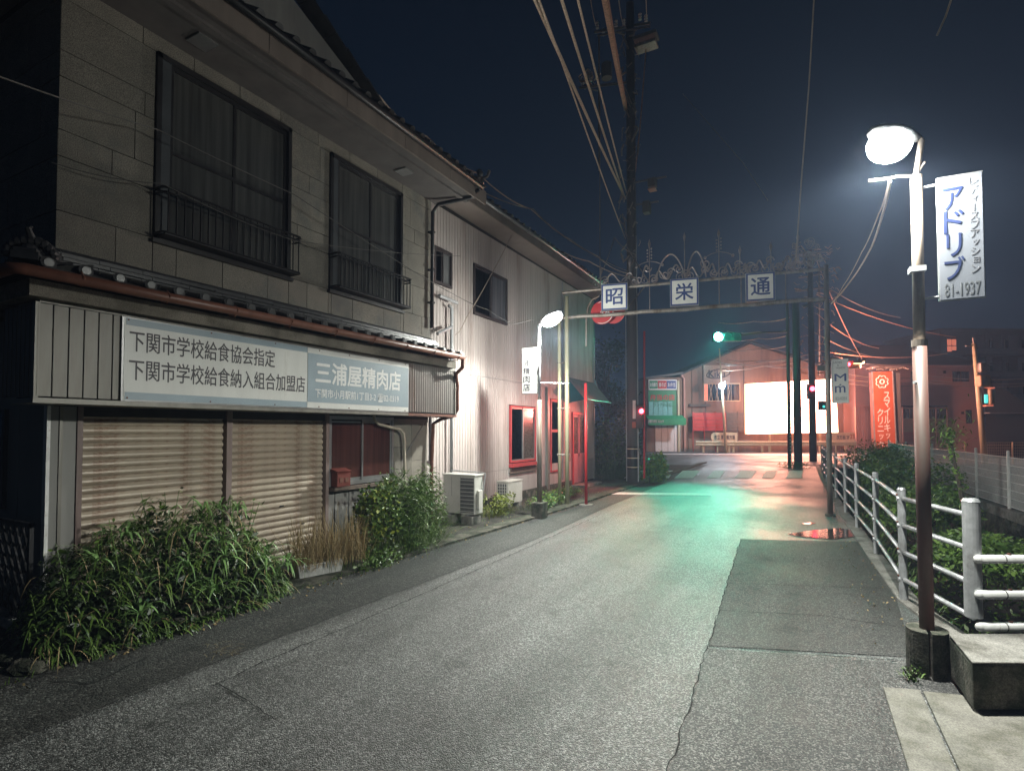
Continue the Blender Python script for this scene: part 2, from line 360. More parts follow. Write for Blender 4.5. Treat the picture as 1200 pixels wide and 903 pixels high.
# ------------------------------------------------------------------ the lamps' light
def spot(name, loc, tgt, e, col, ang, blend, r, parent=None):
    l = bpy.data.lights.new(name, 'SPOT'); l.energy = e; l.color = col; l.spot_size = R(ang); l.spot_blend = blend; l.shadow_soft_size = r
    o = bpy.data.objects.new(name, l); COL.objects.link(o)
    o.location = loc; d = Vector(tgt)-Vector(loc); o.rotation_euler = d.to_track_quat('-Z', 'Y').to_euler()
    if parent is not None:
        o.parent = parent; o.matrix_parent_inverse = Matrix.Translation(-Vector(parent.location))
    return o
def point(name, loc, e, col, r, parent=None):
    l = bpy.data.lights.new(name, 'POINT'); l.energy = e; l.color = col; l.shadow_soft_size = r
    o = bpy.data.objects.new(name, l); COL.objects.link(o); o.location = loc
    if parent is not None:
        o.parent = parent; o.matrix_parent_inverse = Matrix.Translation(-Vector(parent.location))
    return o

# ================================================================== SETTING: ground
CANL = [(1.55,5.25),(1.22,5.9),(0.99,7.0),(0.90,9.4),(0.83,11.8),(0.75,13.8),(0.58,23.4),(0.55,30)]
CANR = [(4.6,5.25),(4.4,7),(4.1,9.4),(3.85,11.8),(3.7,13.8),(3.2,23.4),(3.1,30)]
g = MB()
def quadstrip(mb, A, B, z):
    for i in range(len(A)-1):
        mb.add([(A[i][0],A[i][1],z),(B[i][0],B[i][1],z),(B[i+1][0],B[i+1][1],z),(A[i+1][0],A[i+1][1],z)], [(0,1,2,3)])
CL = [(-300,5.25)]+[(-300,y) for _, y in CANL[1:]]
quadstrip(g, CL, CANL, 0)
CR2 = [(CANR[0][0],5.25),(4.4,5.9)]+CANR[1:]
quadstrip(g, CR2, [(300,y) for _, y in CANL], 0)
g.add([(-300,-60,0),(300,-60,0),(300,5.25,0),(-300,5.25,0)], [(0,1,2,3)])
g.add([(-300,30,0),(300,30,0),(300,500,0),(-300,500,0)], [(0,1,2,3)])
g.build('ground', M['lot'], kind='structure')
# lane
def sheet(name, pts, z, m, kind='structure'):
    return MB().add([(p[0],p[1],z) for p in pts], [tuple(range(len(pts)))]).build(name, m, kind=kind)
lane = [(-4.30,-8),(1.55,-8),(1.55,5.2),(1.2,5.88),(.96,7),(.87,9.4),(.8,11.8),(.72,13.8),(.55,23.4),(.52,31),(-4.5,31),(-4.5,12.5),(-4.42,8.4),(-4.55,6.05),(-4.62,3.65),(-4.55,1.8),(-4.5,-8)]
sheet('road', [(x,y) for x,y in lane if not (x == -4.30)], .004, M['asphalt'])
# gutter-side worn strip of asphalt on the left
EDL = [(-5.2,-8),(-5.2,2.0),(-5.05,3.8),(-4.95,6.1),(-4.85,8.4),(-4.75,12.6),(-4.72,31)]
EDR = [(-4.0,-8),(-4.05,2.0),(-4.02,3.8),(-3.95,6.1),(-3.92,8.4),(-4.1,12.6),(-4.45,31)]
mb = MB(); quadstrip(mb, EDL, EDR, .008); mb.build('road_edge_strip', M['asphalt_edge'], kind='structure')
mb = MB(); quadstrip(mb, [(-9,-8),(-9,2),(-9,3.8),(-9,6.1),(-9,8.4),(-9,12.6),(-9,31)], [(x,y) for x,y in EDL], .010)
mb.build('verge', M['dirt'], kind='structure')
mb = MB()
for i in range(len(EDL)-1):
    (x0,y0),(x1,y1) = EDL[i], EDL[i+1]
    if i: mb.prism([(x0-.02,y0,.0),(x0-.30,y0,.0),(x1-.30,y1,.0),(x1-.02,y1,.0)], (0,0,.045))
mb.build('gutter_kerb', M['concrete_dark'], kind='structure')
# main road across
m0 = D(0, 0, 30); 
def DD(u, d, z=0): return EU*u+EN*d+Vector((0,0,z))
sheet('main_road', [DD(-60,27.8), DD(90,27.8), DD(90,42.2), DD(-60,42.2)], .012, asphalt('asphalt_main', (.05,.048,.046), (.2,.19,.18), .5))
# patches
sheet('patch', [G(868,632),(.74,10.41),(.84,7.6),(.72,5.35),G(830,757)], .009, M['asphalt_patch'])
sheet('near_patch', [G(829,760),(.72,5.2),(1.42,5.2),(1.1,4.75),G(1035,808),G(1064,903),(.45,2.2),(-.62,2.2),G(785,903)], .0085,
      asphalt('asphalt_near', (.026,.026,.026), (.23,.225,.215), .56, scale=120))
def crackline(pts, w=.014, z=.0135):
    mb = MB(); out = []
    P = []
    for i in range(len(pts)-1):
        a = Vector(pts[i]); b = Vector(pts[i+1])
        n = max(2, int((b-a).length/.07))
        for k in range(n): P.append(a.lerp(b, k/n))
    P.append(Vector(pts[-1]))
    L = []; Rr = []
    for i, p in enumerate(P):
        d = (P[min(i+1,len(P)-1)]-P[max(0,i-1)]).to_2d(); d.normalize(); n = Vector((-d.y, d.x))
        j = random.uniform(-.012,.012); ww = w*random.uniform(.35,1)
        L.append((p.x+n.x*(j+ww/2), p.y+n.y*(j+ww/2))); Rr.append((p.x+n.x*(j-ww/2), p.y+n.y*(j-ww/2)))
    quadstrip(mb, L, Rr, z); mb.build('road_crack', M['crack'], kind='structure')
crackline([G(830,757),G(868,632)], .012); crackline([G(829,757),G(808,830),G(783,903),G(770,960)], .010)
crackline([G(829,757),G(940,768),G(1060,775)], .014); crackline([G(843,716),G(960,722),G(1050,735)], .012); crackline([G(852,684),G(1035,690)], .010)
crackline([G(868,632),G(1010,635)], .012)
crackline([G(250,805),G(300,780),G(420,730),G(560,668),G(700,605)], .014); crackline([G(60,800),G(110,802),G(175,770)], .018)
crackline([G(255,804),G(280,815),G(330,850)], .01); crackline([G(640,560),G(830,563)], .02)
# puddle at the fence
pud = [G(*q) for q in [(922,626),(950,622),(985,619),(1000,622),(1003,629),(975,632),(940,629.5)]]
sheet('puddle', [(p.x,p.y) for p in pud], .013, M['water'])
pud = [G(*q) for q in [(938,614),(950,612.5),(957,613.5),(948,615)]]
sheet('puddle', [(p.x,p.y) for p in pud], .013, M['water'])
# painted markings
sheet('stop_line', [G(717,577),G(833,578.4),G(834,580.8),G(716,579.6)], .0145, M['paint'])
for a, b, c, d in ((772,789,764,784),(800,821,790,812),(836,850,828,843),(868,887,860,880),(898,911,892,906),(925,941,921,939),(741,757,731,749)):
    sheet('crosswalk_stripe', [G(a,551.5),G(b,551.5),G(d,560.5),G(c,560.5)], .0165, M['paint'])
sheet('lane_line', [G(770,531.6),G(1000,532.6),G(1000,533.4),G(770,532.4)], .0165, M['paint'])
# canal: walls of stones, bed
mb = MB(); quadstrip(mb, [(x-.0,y) for x,y in CANL], [(4.8,y) for x,y in CANL], -1.5); mb.build('canal_bed', M['dirt'], kind='structure')
mb = MB()
for A in (CANL, CANR):
    for i in range(len(A)-1):
        mb.add([(A[i][0],A[i][1],-1.5),(A[i+1][0],A[i+1][1],-1.5),(A[i+1][0],A[i+1][1],0),(A[i][0],A[i][1],0)], [(0,1,2,3)])
mb.add([(1.55,5.25,-1.5),(4.6,5.25,-1.5),(4.6,5.25,0),(1.55,5.25,0)], [(0,1,2,3)])
mb.add([(.5,30,-1.5),(3.2,30,-1.5),(3.2,30,0),(.5,30,0)], [(0,1,2,3)])
canal = mb.build('canal_wall', M['concrete_dark'], kind='structure')
M['cobble'] = mat('canal_stone', (.09,.088,.075), .85, var=.4, scale=7, bump=.5, rnd=.3, col2=(.035,.045,.02), mix2=.45)
stone_me = []
for k in range(5):
    b = MB(); b.sphere((0,0,0), 1, 9, 6); b.v = [tuple(Vector(v)*random.uniform(.85,1.08)) for v in b.v]
    me = bpy.data.meshes.new('stone'); me.from_pydata(b.v, [], b.f); me.materials.append(M['cobble']); stone_me.append(me)
def canal_stones(A, sgn, y0, y1):
    y = y0; row = 0
    for z in (-.18,-.48,-.8,-1.12):
        y = y0+random.random()*.2
        while y < y1:
            w = random.uniform(.17,.26)
            for i in range(len(A)-1):
                if A[i][1] <= y <= A[i+1][1]:
                    t = (y-A[i][1])/(A[i+1][1]-A[i][1]); x = A[i][0]*(1-t)+A[i+1][0]*t
                    Mx = Matrix.Translation((x+sgn*.0, y, z+random.uniform(-.03,.03))) @ Matrix.Rotation(random.uniform(-.4,.4), 4, 'X') @ Matrix.Diagonal((.09, w, .165, 1))
                    piece(random.choice(stone_me), 'stone', canal, Mx)
            y += w*1.95
canal_stones(CANR, -1, 5.6, 15)
y = 5.25
for z in (-.18,-.48,-.8,-1.12):
    x = 1.7
    while x < 4.5:
        w = random.uniform(.17,.26); piece(random.choice(stone_me), 'stone', canal, Matrix.Translation((x,5.25,z)) @ Matrix.Diagonal((w,.09,.165,1))); x += w*1.95
# kerb strip along the guard fence
mb = MB()
for i in range(1, len(CANL)-1):
    (x0,y0),(x1,y1) = CANL[i], CANL[i+1]
    mb.prism([(x0-.17,y0,-.02),(x0+.02,y0,-.02),(x1+.02,y1,-.02),(x1-.17,y1,-.02)], (0,0,.05))
mb.build('fence_kerb', M['concrete'], kind='structure')
# chain fence footing wall
mb = MB()
for i in range(1, len(CANR)-1):
    (x0,y0),(x1,y1) = CANR[i], CANR[i+1]
    mb.prism([(x0-.03,y0,-.05),(x0+.15,y0,-.05),(x1+.15,y1,-.05),(x1-.03,y1,-.05)], (0,0,.2))
mb.build('footing_wall', M['concrete'], kind='structure')
# gutter cover slabs at lower right
A0, A1, A2, A3 = G(1035,808), G(1080,812), G(1130,903), G(1064,903)
ext = (A3-A0).normalized()*1.6
mb = MB().prism([A0+Vector((0,0,-.05)), A1+Vector((-.008,0,-.05)), A1+ext+Vector((.0,0,-.05)), A0+ext+Vector((0,0,-.05))], (0,0,.075))
mb.build('gutter_slab', M['slab'], kind='structure', bevel=.006)
B1 = G(1200,835)
mb = MB().prism([A1+Vector((.008,0,-.05)), Vector((1.45,4.85,-.05)), Vector((3.2,4.9,-.05)), Vector((3.2,2.2,-.05)), A1+ext+Vector((.012,0,-.05))], (0,0,.072))
mb.build('gutter_slab', M['slab'], kind='structure', bevel=.006)
# ================================================================== BUILDING 1: the old shop
XW = -6.07; C0 = 2.41; C1 = 8.15
b1 = thing('shop_building', 'two storey grey stone panelled shop with tiled eaves and closed shutters beside the bush', 'building', (XW, 5, 0))
BX('wall_core', M['joint'], b1, -14, XW-.05, C0+.05, C1, 2.9, 6.2)
BX('ground_floor_core', M['joint'], b1, -14, XW-.12, C0+.05, C1, 0, 2.895)
def panels(face, u0, u1, z0, z1, holes, seed, lens=(.42,.75)):
    rnd = random.Random(seed); z = z0; tall = [.5,.51,.25,.5,.25,.5,.3]; k = 0
    while z < z1-.05:
        h = tall[k % 7]; zt = min(z1, z+h)
        u = u0
        segs = []
        while u < u1-.02:
            w = rnd.uniform(*lens) if k % 2 == 0 else rnd.uniform(.6,.95)
            ue = min(u1, u+w)
            if u1-ue < .15: ue = u1
            segs.append((u, ue)); u = ue
        for a, b in segs:
            parts = [(a, b, z, zt)]
            for hy0, hy1, hz0, hz1 in holes:
                new = []
                for p in parts:
                    if p[1] <= hy0 or p[0] >= hy1 or p[3] <= hz0 or p[2] >= hz1: new.append(p); continue
                    if p[0] < hy0: new.append((p[0], hy0, p[2], p[3]))
                    if p[1] > hy1: new.append((hy1, p[1], p[2], p[3]))
                    c, d = max(p[0],hy0), min(p[1],hy1)
                    if p[2] < hz0: new.append((c, d, p[2], hz0))
                    if p[3] > hz1: new.append((c, d, hz1, p[3]))
                parts = new
            for p in parts:
                if p[1]-p[0] < .03 or p[3]-p[2] < .03: continue
                e = .004; q = rnd.uniform(0, .004)
                mb = MB()
                if face == 'X': mb.box(XW-.05, XW-q, p[0]+e, p[1]-e, p[2]+e, p[3]-e)
                else: mb.box(p[0]+e, p[1]-e, C0+q, C0+.05, p[2]+e, p[3]-e)
                mb.build('stone_panel', M['stone'], b1)
        z = zt; k += 1
WIN = [(3.26,4.99,3.82,5.84), (5.68,7.29,3.82,5.84)]
panels('X', C0, C1-.02, 3.33, 6.05, WIN, 3)
panels('Y', -9.4, XW-.003, 3.33, 6.05, [], 5, (.7,1.2))
for wi, (a, b, c, d) in enumerate(WIN):
    fr = MB()
    for q in ((a,b,c,c+.07),(a,b,d-.06,d),(a,a+.05,c,d),(b-.05,b,c,d)): fr.box(XW-.05, XW+.035, *q)
    w = fr.build('window', M['dark_frame'], b1)
    MB().box(XW-.048, XW+.02, a+.05, a+.15, c+.07, d-.06).build('jamb', M['jamb'], w)
    ym = (a+.15+b-.05)/2; zm = c+1.0
    for j, (y0, y1) in enumerate(((a+.15, ym+.02), (ym-.02, b-.05))):
        X0 = XW-.03+.022*(1-j)
        s = MB()
        for q in ((y0,y1,c+.07,c+.12),(y0,y1,d-.11,d-.06),(y0,y0+.035,c+.12,d-.11),(y1-.035,y1,c+.12,d-.11),(y0+.035,y1-.035,zm-.02,zm+.02)):
            s.box(X0-.01, X0+.012, *q)
        s.build('sash', M['dark_frame'], w)
        MB().box(X0-.004, X0, y0+.036, y1-.036, zm+.021, d-.111).build('pane', M['glass_curtain'], w)
        MB().box(X0-.004, X0, y0+.036, y1-.036, c+.121, zm-.021).build('pane', M['glass_curtain'], w)
    MB().box(XW, XW+.06, a-.03, b+.03, c-.045, c-.003).build('sill', M['dark_frame'], w)
    # iron balcony guard
    r = MB(); y0, y1, z0, z1, xo = a-.02, b+.02, 3.83, 4.33, XW+.22
    for z in (z0+.03, z1-.05, z1):
        r.tube([(XW+.04,y0,z),(xo-.03,y0,z),(xo,y0+.03,z),(xo,y1-.03,z),(xo-.03,y1,z),(XW+.04,y1,z)], .011 if z < z1 else .015, 6)
    r.box(XW+.05, xo, y0+.02, y1-.02, z0+.005, z0+.02)
    rail = r.build('balcony_guard', M['black_metal'], b1)
    n = 19
    bar = MB().cyl((0,0,z0+.03), (0,0,z1), .008, n=6); bm_ = bpy.data.meshes.new('baluster'); bm_.from_pydata(bar.v, [], bar.f); bm_.materials.append(M['black_metal'])
    for k in range(n+1):
        o = piece(bm_, 'baluster', rail, Matrix.Translation((xo, y0+.05+(y1-y0-.1)*k/n, 0))); 
# eaves, soffit, fascia
BX('soffit', M['soffit'], b1, XW-.02, -5.22, C0-.75, C1+.25, 6.02, 6.05)
BX('soffit_beam', M['soffit'], b1, -5.5, -5.42, C0-.75, C1+.25, 5.98, 6.02)
for k in range(6):
    y0 = C0-.78+k*1.17
    BX('fascia_board', M['fascia'], b1, -5.22, -5.19, y0+.003, y0+1.165, 5.97, 6.22)
BX('fascia_return', M['fascia'], b1, -6.8, -5.2, C0-.80, C0-.77, 5.97, 6.22)
for y in (3.55, 6.95):
    MB().box(-5.85, -5.62, y-.11, y+.11, 6.0, 6.018).build('soffit_vent', M['alu'], b1)
mb = MB(); mb.tube([(-5.13,C0-.8,6.2),(-5.13,5,6.205),(-5.13,C1+.25,6.19)], .05, 10); mb.build('eaves_gutter', M['black_metal'], b1, smooth=True)
# upper roof tiles along the eave
tl = MB()
for i in range(9):
    a = math.pi*i/8; 
pf = [(math.cos(math.pi*i/8)*.055, math.sin(math.pi*i/8)*.055) for i in range(9)]
def halftube(p0, p1, r, up):
    p0 = Vector(p0); p1 = Vector(p1); d = (p1-p0).normalized(); up = Vector(up); s = d.cross(up).normalized(); up = s.cross(d).normalized()
    vs = []; n = 8
    for p in (p0, p1): vs += [p+s*math.cos(math.pi*i/n)*r+up*math.sin(math.pi*i/n)*r for i in range(n+1)]
    m = n+1
    fs = [(i, i+1, m+i+1, m+i) for i in range(n)]+[tuple(range(n, -1, -1)), tuple(range(m, 2*m))]+[(0, m, 2*m-1, n)]
    return vs, fs
def mesh_of(mb, name, m, smooth=False):
    me = bpy.data.meshes.new(name); me.from_pydata([tuple(v) for v in mb.v], [], mb.f); me.materials.append(m)
    if smooth: me.polygons.foreach_set('use_smooth', [True]*len(me.polygons))
    return me
sl = Vector((-.86, 0, .51))
mb = MB(); 
for k in range(4):
    a = sl*(.3*k); v, f = halftube(a, a+sl*.33, .055-.004*(k % 2), (0,0,1)); mb.add(v, f)
cover_big = mesh_of(mb, 'cover_tile', M['tile'], False)
mb = MB().obox(sl*.6+Vector((0,.1,-.012)), sl, (0,1,0), sl.cross(Vector((0,1,0))), .62, .125, .014); pan_big = mesh_of(mb, 'pan_tile', M['tile'])
y = C0-.72
while y < C1+.3:
    piece(cover_big, 'cover_tile', b1, Matrix.Translation((-5.12-XW*0, y, 6.27))); piece(pan_big, 'pan_tile', b1, Matrix.Translation((-5.12, y+.01, 6.25)))
    y += .235
# gable end wall rising behind the eave
gp = [(-6.5,1.2,6.2),(-6.5,7.95,6.2),(-6.5,7.95,6.9),(-6.5,7.2,7.33),(-6.5,5.38,8.05),(-6.5,4.3,8.7),(-6.5,1.2,8.2)]
MB().prism(gp, (-4,0,0)).build('gable_wall', mat('gable_plaster', (.30,.29,.27), .8, var=.25, scale=3, streak=True), b1)
mb = MB().obox((0,0,0), (1,0,0), (0,1,0), (0,0,1), .14, .13, .02); vt = mesh_of(mb, 'verge_tile', M['tile'])
va, vb = Vector((-6.45,7.95,6.95)), Vector((-6.45,4.3,8.75)); dv = vb-va; ang = math.atan2(dv.z, -dv.y)
for k in range(17):
    p = va+dv*(k/16); piece(vt, 'verge_tile', b1, Matrix.Translation(p+Vector((0,0,.02*(k%2)))) @ Matrix.Rotation(-ang-.08, 4, 'X'))
# corner ornament of the upper eave, far end
mb = MB()
for k in range(5): mb.sphere((-5.15+random.uniform(-.06,.06), C1+.22+random.uniform(-.06,.08), 6.25+k*.06), .055, 8, 6)
mb.tube([(-5.2,C1+.2,6.3),(-5.08,C1+.34,6.42),(-5.0,C1+.30,6.5)], .03, 6)
mb.build('eave_ornament', M['tile_end'], b1)
# lower pent roof ---------------------------------------------------------
XE = -5.38; s2 = Vector((-.84,0,.22)).normalized()
BX('eave_band', M['band'], b1, -6.02, -5.50, 2.02, 8.12, 2.885, 3.02)
BX('eave_band', M['band'], b1, -9.4, -6.025, 2.02, 2.41, 2.885, 3.02)
MB().prism([(XE,1.93,3.06),(-6.06,1.93,3.06),(-6.06,1.93,3.22)], (0,6.17,0)).build('roof_bed', M['joint'], b1)
mb = MB()
v, f = halftube(Vector((0,0,0)), s2*.70, .048, (0,0,1)); mb.add(v, f)
for k in range(1,3): v, f = halftube(s2*(.24*k), s2*(.24*k+.03), .054, (0,0,1)); mb.add(v, f)
cov = mesh_of(mb, 'cover_tile', M['tile'])
mb = MB().cyl((.012,0,.012), (-.03,0,.0), .056, n=14); mb.cyl((.02,0,.012), (.012,0,.012), .035, n=12); cap = mesh_of(mb, 'end_tile', M['tile_end'])
mb = MB().obox(s2*.13+Vector((0,0,0)), s2, (0,1,0), s2.cross(Vector((0,-1,0))), .13, .085, .012); pan = mesh_of(mb, 'pan_tile', M['tile'])
y = 2.08; i = 0
while y < 8.1:
    piece(cov, 'cover_tile', b1, Matrix.Translation((XE+.01, y, 3.115))); piece(cap, 'end_tile', b1, Matrix.Translation((XE+.03, y, 3.125)))
    for k in range(3): piece(pan, 'pan_tile', b1, Matrix.Translation(Vector((XE-.0, y+.13, 3.085-.012*0))+s2*(.23*k)+Vector((0,0,.014-.006*k))) @ Matrix.Rotation(.05, 4, 'Y'))
    y += .26; i += 1
rc = mesh_of(MB().box(-.08,.08,-.19,.19,-.017,.017), 'ridge_tile', M['tile'])
y = 2.5
while y < 8.0:
    for k in range(3): piece(rc, 'ridge_tile', b1, Matrix.Translation((-6.0+.0+k*.012, y+.1*(k % 2), 3.31+.036*k+random.uniform(-.004,.004))))
    y += .385
mb = MB(); mb.tube([(-6.0,2.3,3.425),(-6.0,5,3.43),(-6.0,8.05,3.425)], .028, 8); mb.build('ridge_roll', M['tile'], b1)
# side pent roof and hip
MB().prism([(-9.4,1.90,3.06),(-9.4,2.42,3.06),(-9.4,2.42,3.22)], (4.0,0,0)).build('roof_bed', M['joint'], b1)
x = -5.62
while x > -8.6:
    m4 = Matrix.Translation((x,1.93,3.115)) @ Matrix.Rotation(-math.pi/2, 4, 'Z') @ Matrix.Diagonal((.62,1,.62,1))
    piece(cov, 'cover_tile', b1, m4); piece(cap, 'end_tile', b1, Matrix.Translation((x,1.91,3.125)) @ Matrix.Rotation(-math.pi/2, 4, 'Z')); x -= .26
hip0 = Vector((-5.44,1.98,3.14)); hip1 = Vector((-6.0,2.36,3.33))
mb = MB()
for k in range(7):
    p = hip0.lerp(hip1, k/6); mb.obox(p+Vector((0,0,.03)), (.83,-.56,0), (.56,.83,0), (0,0,1), .075, .085, .03)
    mb.obox(p+Vector((0,0,.075)), (.83,-.56,0), (.56,.83,0), (0,0,1), .07, .07, .012)
mb.build('hip_ridge', M['tile'], b1)
mb = MB(); c = Vector((-5.52,2.03,3.22))
ex = Vector((.56,.83,0)); 
for a in range(-5, 6):
    t = a/5*1.5; mb.sphere(c+ex*math.sin(t)*.15+Vector((0,0,math.cos(t)*.13-.02)), .045-.004*abs(a)/2, 8, 6)
mb.obox(c+Vector((-.03,.02,.0)), ex, Vector((.83,-.56,0)), (0,0,1), .12, .03, .11)
mb.sphere(c+Vector((.03,-.02,.02)), .06, 10, 7); mb.sphere(c+ex*.09+Vector((.02,-.01,-.06)), .045, 8, 6); mb.sphere(c-ex*.09+Vector((.02,-.01,-.06)), .045, 8, 6)
mb.tube([c+Vector((.02,0,.12)), c+Vector((.05,-.04,.19)), c+Vector((.0,.0,.22))], .03, 7, .6)
mb.build('ridge_end_ornament', M['tile'], b1)
# brown gutter
gt = MB()
gt.tube([(-9.3,1.86,3.01),(-5.40,1.86,3.045),(-5.33,1.92,3.045),(-5.33,4,3.06),(-5.33,6,3.065),(-5.33,8.1,3.075)], .048, 10)
gt.build('gutter', M['copper'], b1, smooth=True)
for k in range(9):
    y = 2.3+k*.7; mb = MB(); mb.tube([(-5.33,y,3.115),(-5.275,y,3.06),(-5.33,y,3.0),(-5.42,y,3.02)], .009, 5); mb.build('gutter_bracket', M['rust'], b1)
mb = MB(); mb.tube([(-5.33,8.08,3.05),(-5.36,8.12,2.9),(-5.55,8.2,2.80),(-5.62,8.34,2.62),(-5.62,8.34,2.15),(-5.72,8.36,2.05),(-5.92,8.22,1.98),(-5.98,8.10,1.9),(-5.98,8.06,1.2),(-5.98,8.05,.12)], .034, 8)
mb.build('downpipe', M['rust'], b1, smooth=True)
mb = MB(); mb.tube([(-5.13,8.3,6.12),(-5.3,8.28,6.0),(-5.9,8.12,5.93),(-6.0,8.09,5.8),(-6.0,8.07,3.65)], .035, 8)
mb.build('downpipe', M['black_metal'], b1, smooth=True)
for z in (4.1,4.7,5.4): BX('pipe_clamp', M['black_metal'], b1, -6.07, -5.955, 8.03, 8.11, z, z+.03)
# sign box clad in metal strips
XB = -5.6; ZB0, ZB1 = 2.065, 2.86
MB().box(-6.02, XB-.035, 2.14, 8.24, ZB0, ZB1+.02).build('sign_box_core', M['joint'], b1)
mb = MB().box(-.03,0,.004,.108,ZB0+.012,ZB1-.008); mb.box(0,.006,.004,.012,ZB0+.012,ZB1-.008); strip = mesh_of(mb, 'siding_strip', M['siding'])
y = 2.11
while y < 2.80: piece(strip, 'siding_strip', b1, Matrix.Translation((XB,y,0)) @ Matrix.Diagonal((1,1,1,1))); y += .113
x = -5.64
while x > -6.13:
    piece(strip, 'siding_strip', b1, Matrix.Translation((x,2.11,0)) @ Matrix.Rotation(-math.pi/2, 4, 'Z') @ Matrix.Diagonal((1,.72,1,1)) @ Matrix.Translation((0,-.11,0))); x -= .081
BX('corner_trim', M['siding_trim'], b1, XB-.045, XB+.006, 2.098, 2.13, ZB0, ZB1)
mb = MB(); y = 6.95
vs = []; n = 0; pts = []
while y < 8.22: pts.append((XB-.015+(.012 if n % 2 else 0), y)); y += .03; n += 1
for i in range(len(pts)-1):
    (xa,ya),(xb,yb) = pts[i], pts[i+1]; mb.add([(xa,ya,ZB0+.02),(xb,yb,ZB0+.02),(xb,yb,ZB1),(xa,ya,ZB1)], [(0,1,2,3)])
cs = mb.build('corrugated_sheet', M['corrugated'], b1)
BX('box_underside', M['siding_trim'], b1, -6.03, XB+.02, 2.09, 6.9, ZB0-.045, ZB0-.002)
BX('box_underside', M['rust'], b1, -6.03, XB+.02, 6.905, 8.26, ZB0-.045, ZB0-.002)
BX('box_end', M['siding_trim'], b1, -6.0, XB-.0, 8.241, 8.27, ZB0, ZB1)
BX('box_top_trim', M['siding_trim'], b1, -6.0, XB-.002, 2.13, 8.24, ZB1+.0, ZB1+.02)
# shop sign board
sg = thing('shop_sign', 'long white and blue shop signboard lettered with the butcher name on the siding strips', 'sign', (XB,4.8,ZB0))
SX = XB+.03
BX('sign_frame', M['sign_edge'], sg, XB+.008, SX-.004, 2.74, 6.90, ZB0+.0, ZB1-.01)
BX('board', M['sign_white'], sg, SX-.0035, SX, 2.76, 4.878, ZB0+.012, ZB1-.018)
BX('board', M['sign_white'], sg, SX-.0035, SX, 4.882, 6.88, ZB0+.012, ZB1-.018)
BX('blue_stripe', M['sign_blue'], sg, SX+.0005, SX+.002, 2.77, 4.878, ZB1-.085, ZB1-.02)
BX('blue_stripe', M['sign_blue'], sg, SX+.0005, SX+.002, 2.77, 4.878, ZB0+.014, ZB0+.085)
BX('blue_panel', M['sign_blue'], sg, SX+.0005, SX+.002, 4.884, 6.875, ZB0+.085, ZB1-.085)
T1 = W(152,398,SX); T2 = W(322,427,SX)
text('下関市学校給食協会指定', (SX+.0012,W(152,391,SX).y,2.535), *FX, W(322,427,SX).y-W(152,391,SX).y, .20, M['ink'], sg, .012)
text('下関市学校給食納入組合加盟店', (SX+.0012,W(152,391,SX).y,2.265), *FX, W(357,475,SX).y-W(152,391,SX).y, .20, M['ink'], sg, .012)
text('三浦屋精肉店', (SX+.0028,W(370,430,SX).y,2.40), *FX, W(469,440,SX).y-W(370,430,SX).y, .285, M['ink_white'], sg, .045)
text('下関市小月駅前1丁目3-2 ☎82-0319', (SX+.0028,W(369,465,SX).y,2.205), *FX, W(467,470,SX).y-W(369,465,SX).y, .125, M['ink_white'], sg, .025)
for y in (2.79,3.6,4.4,5.07,5.6,6.2,6.8):
    for z in (ZB0+.03, ZB1-.035): MB().cyl((SX,y,z),(SX+.006,y,z),.008,n=8).build('bolt', M['rust'], sg)
# ground floor front --------------------------------------------------------
BX('pilaster', M['panelwall'], b1, XW-.05, XW+.0, 2.41, 2.47, 0, ZB0-.05)
BX('pilaster', M['siding_trim'], b1, XW-.05, XW+.012, 2.473, 2.50, 0, ZB0-.05)
BX('wall_panel', M['panelwall'], b1, XW-.05, XW-.012, 2.503, 2.615, 0, ZB0-.05)
BX('pilaster', M['whitepaint'], b1, XW-.06, XW+.004, 2.38, 2.408, 0, ZB0-.05)
BX('lintel', M['joint'], b1, XW-.08, XW-.03, 2.62, 8.1, ZB0-.14, ZB0-.04)
def shutter(y0, y1, label=None):
    sh = BX('shutter', M['joint'], b1, XW-.10, XW-.075, y0, y1, 0, ZB0-.14)
    z = .02; p = .082; n = 0
    mb = MB()
    N = 7
    prof = [(-.004,0),(.0,.010),(.014,.022),(.020,.040),(.016,.058),(.004,.070),(-.004,.0815)]
    vs = []
    for yy in (0, 1): vs += [(a, yy, b) for a, b in prof]
    mb.add(vs, [(i, N+i, N+i+1, i+1) for i in range(N-1)]+[tuple(range(N)), tuple(range(2*N-1, N-1, -1))])
    me = mesh_of(mb, 'slat', M['slat'], False)
    while z < ZB0-.15:
        piece(me, 'slat', sh, Matrix.Translation((XW-.07, y0+.004, z)) @ Matrix.Diagonal((1, y1-y0-.008, 1, 1))); z += p
    BX('bottom_rail', M['alu'], sh, XW-.07, XW-.045, y0, y1, .0, .018)
    for yy, zz in ((y0+.35,.5),(y1-.35,.5),(y0+.75,.78)): BX('handle', M['black_metal'], sh, XW-.05, XW-.042, yy-.03, yy+.03, zz, zz+.02)
    return sh
BX('shutter_post', M['post_pink'], b1, XW-.08, XW+.004, 2.618, 2.665, 0, ZB0-.05)
shutter(2.67, 4.13)
BX('shutter_post', M['post_pink'], b1, XW-.08, XW+.004, 4.135, 4.205, 0, ZB0-.05)
shutter(4.21, 5.66)
BX('shutter_post', M['post_pink'], b1, XW-.08, XW+.004, 5.665, 5.72, 0, ZB0-.05)
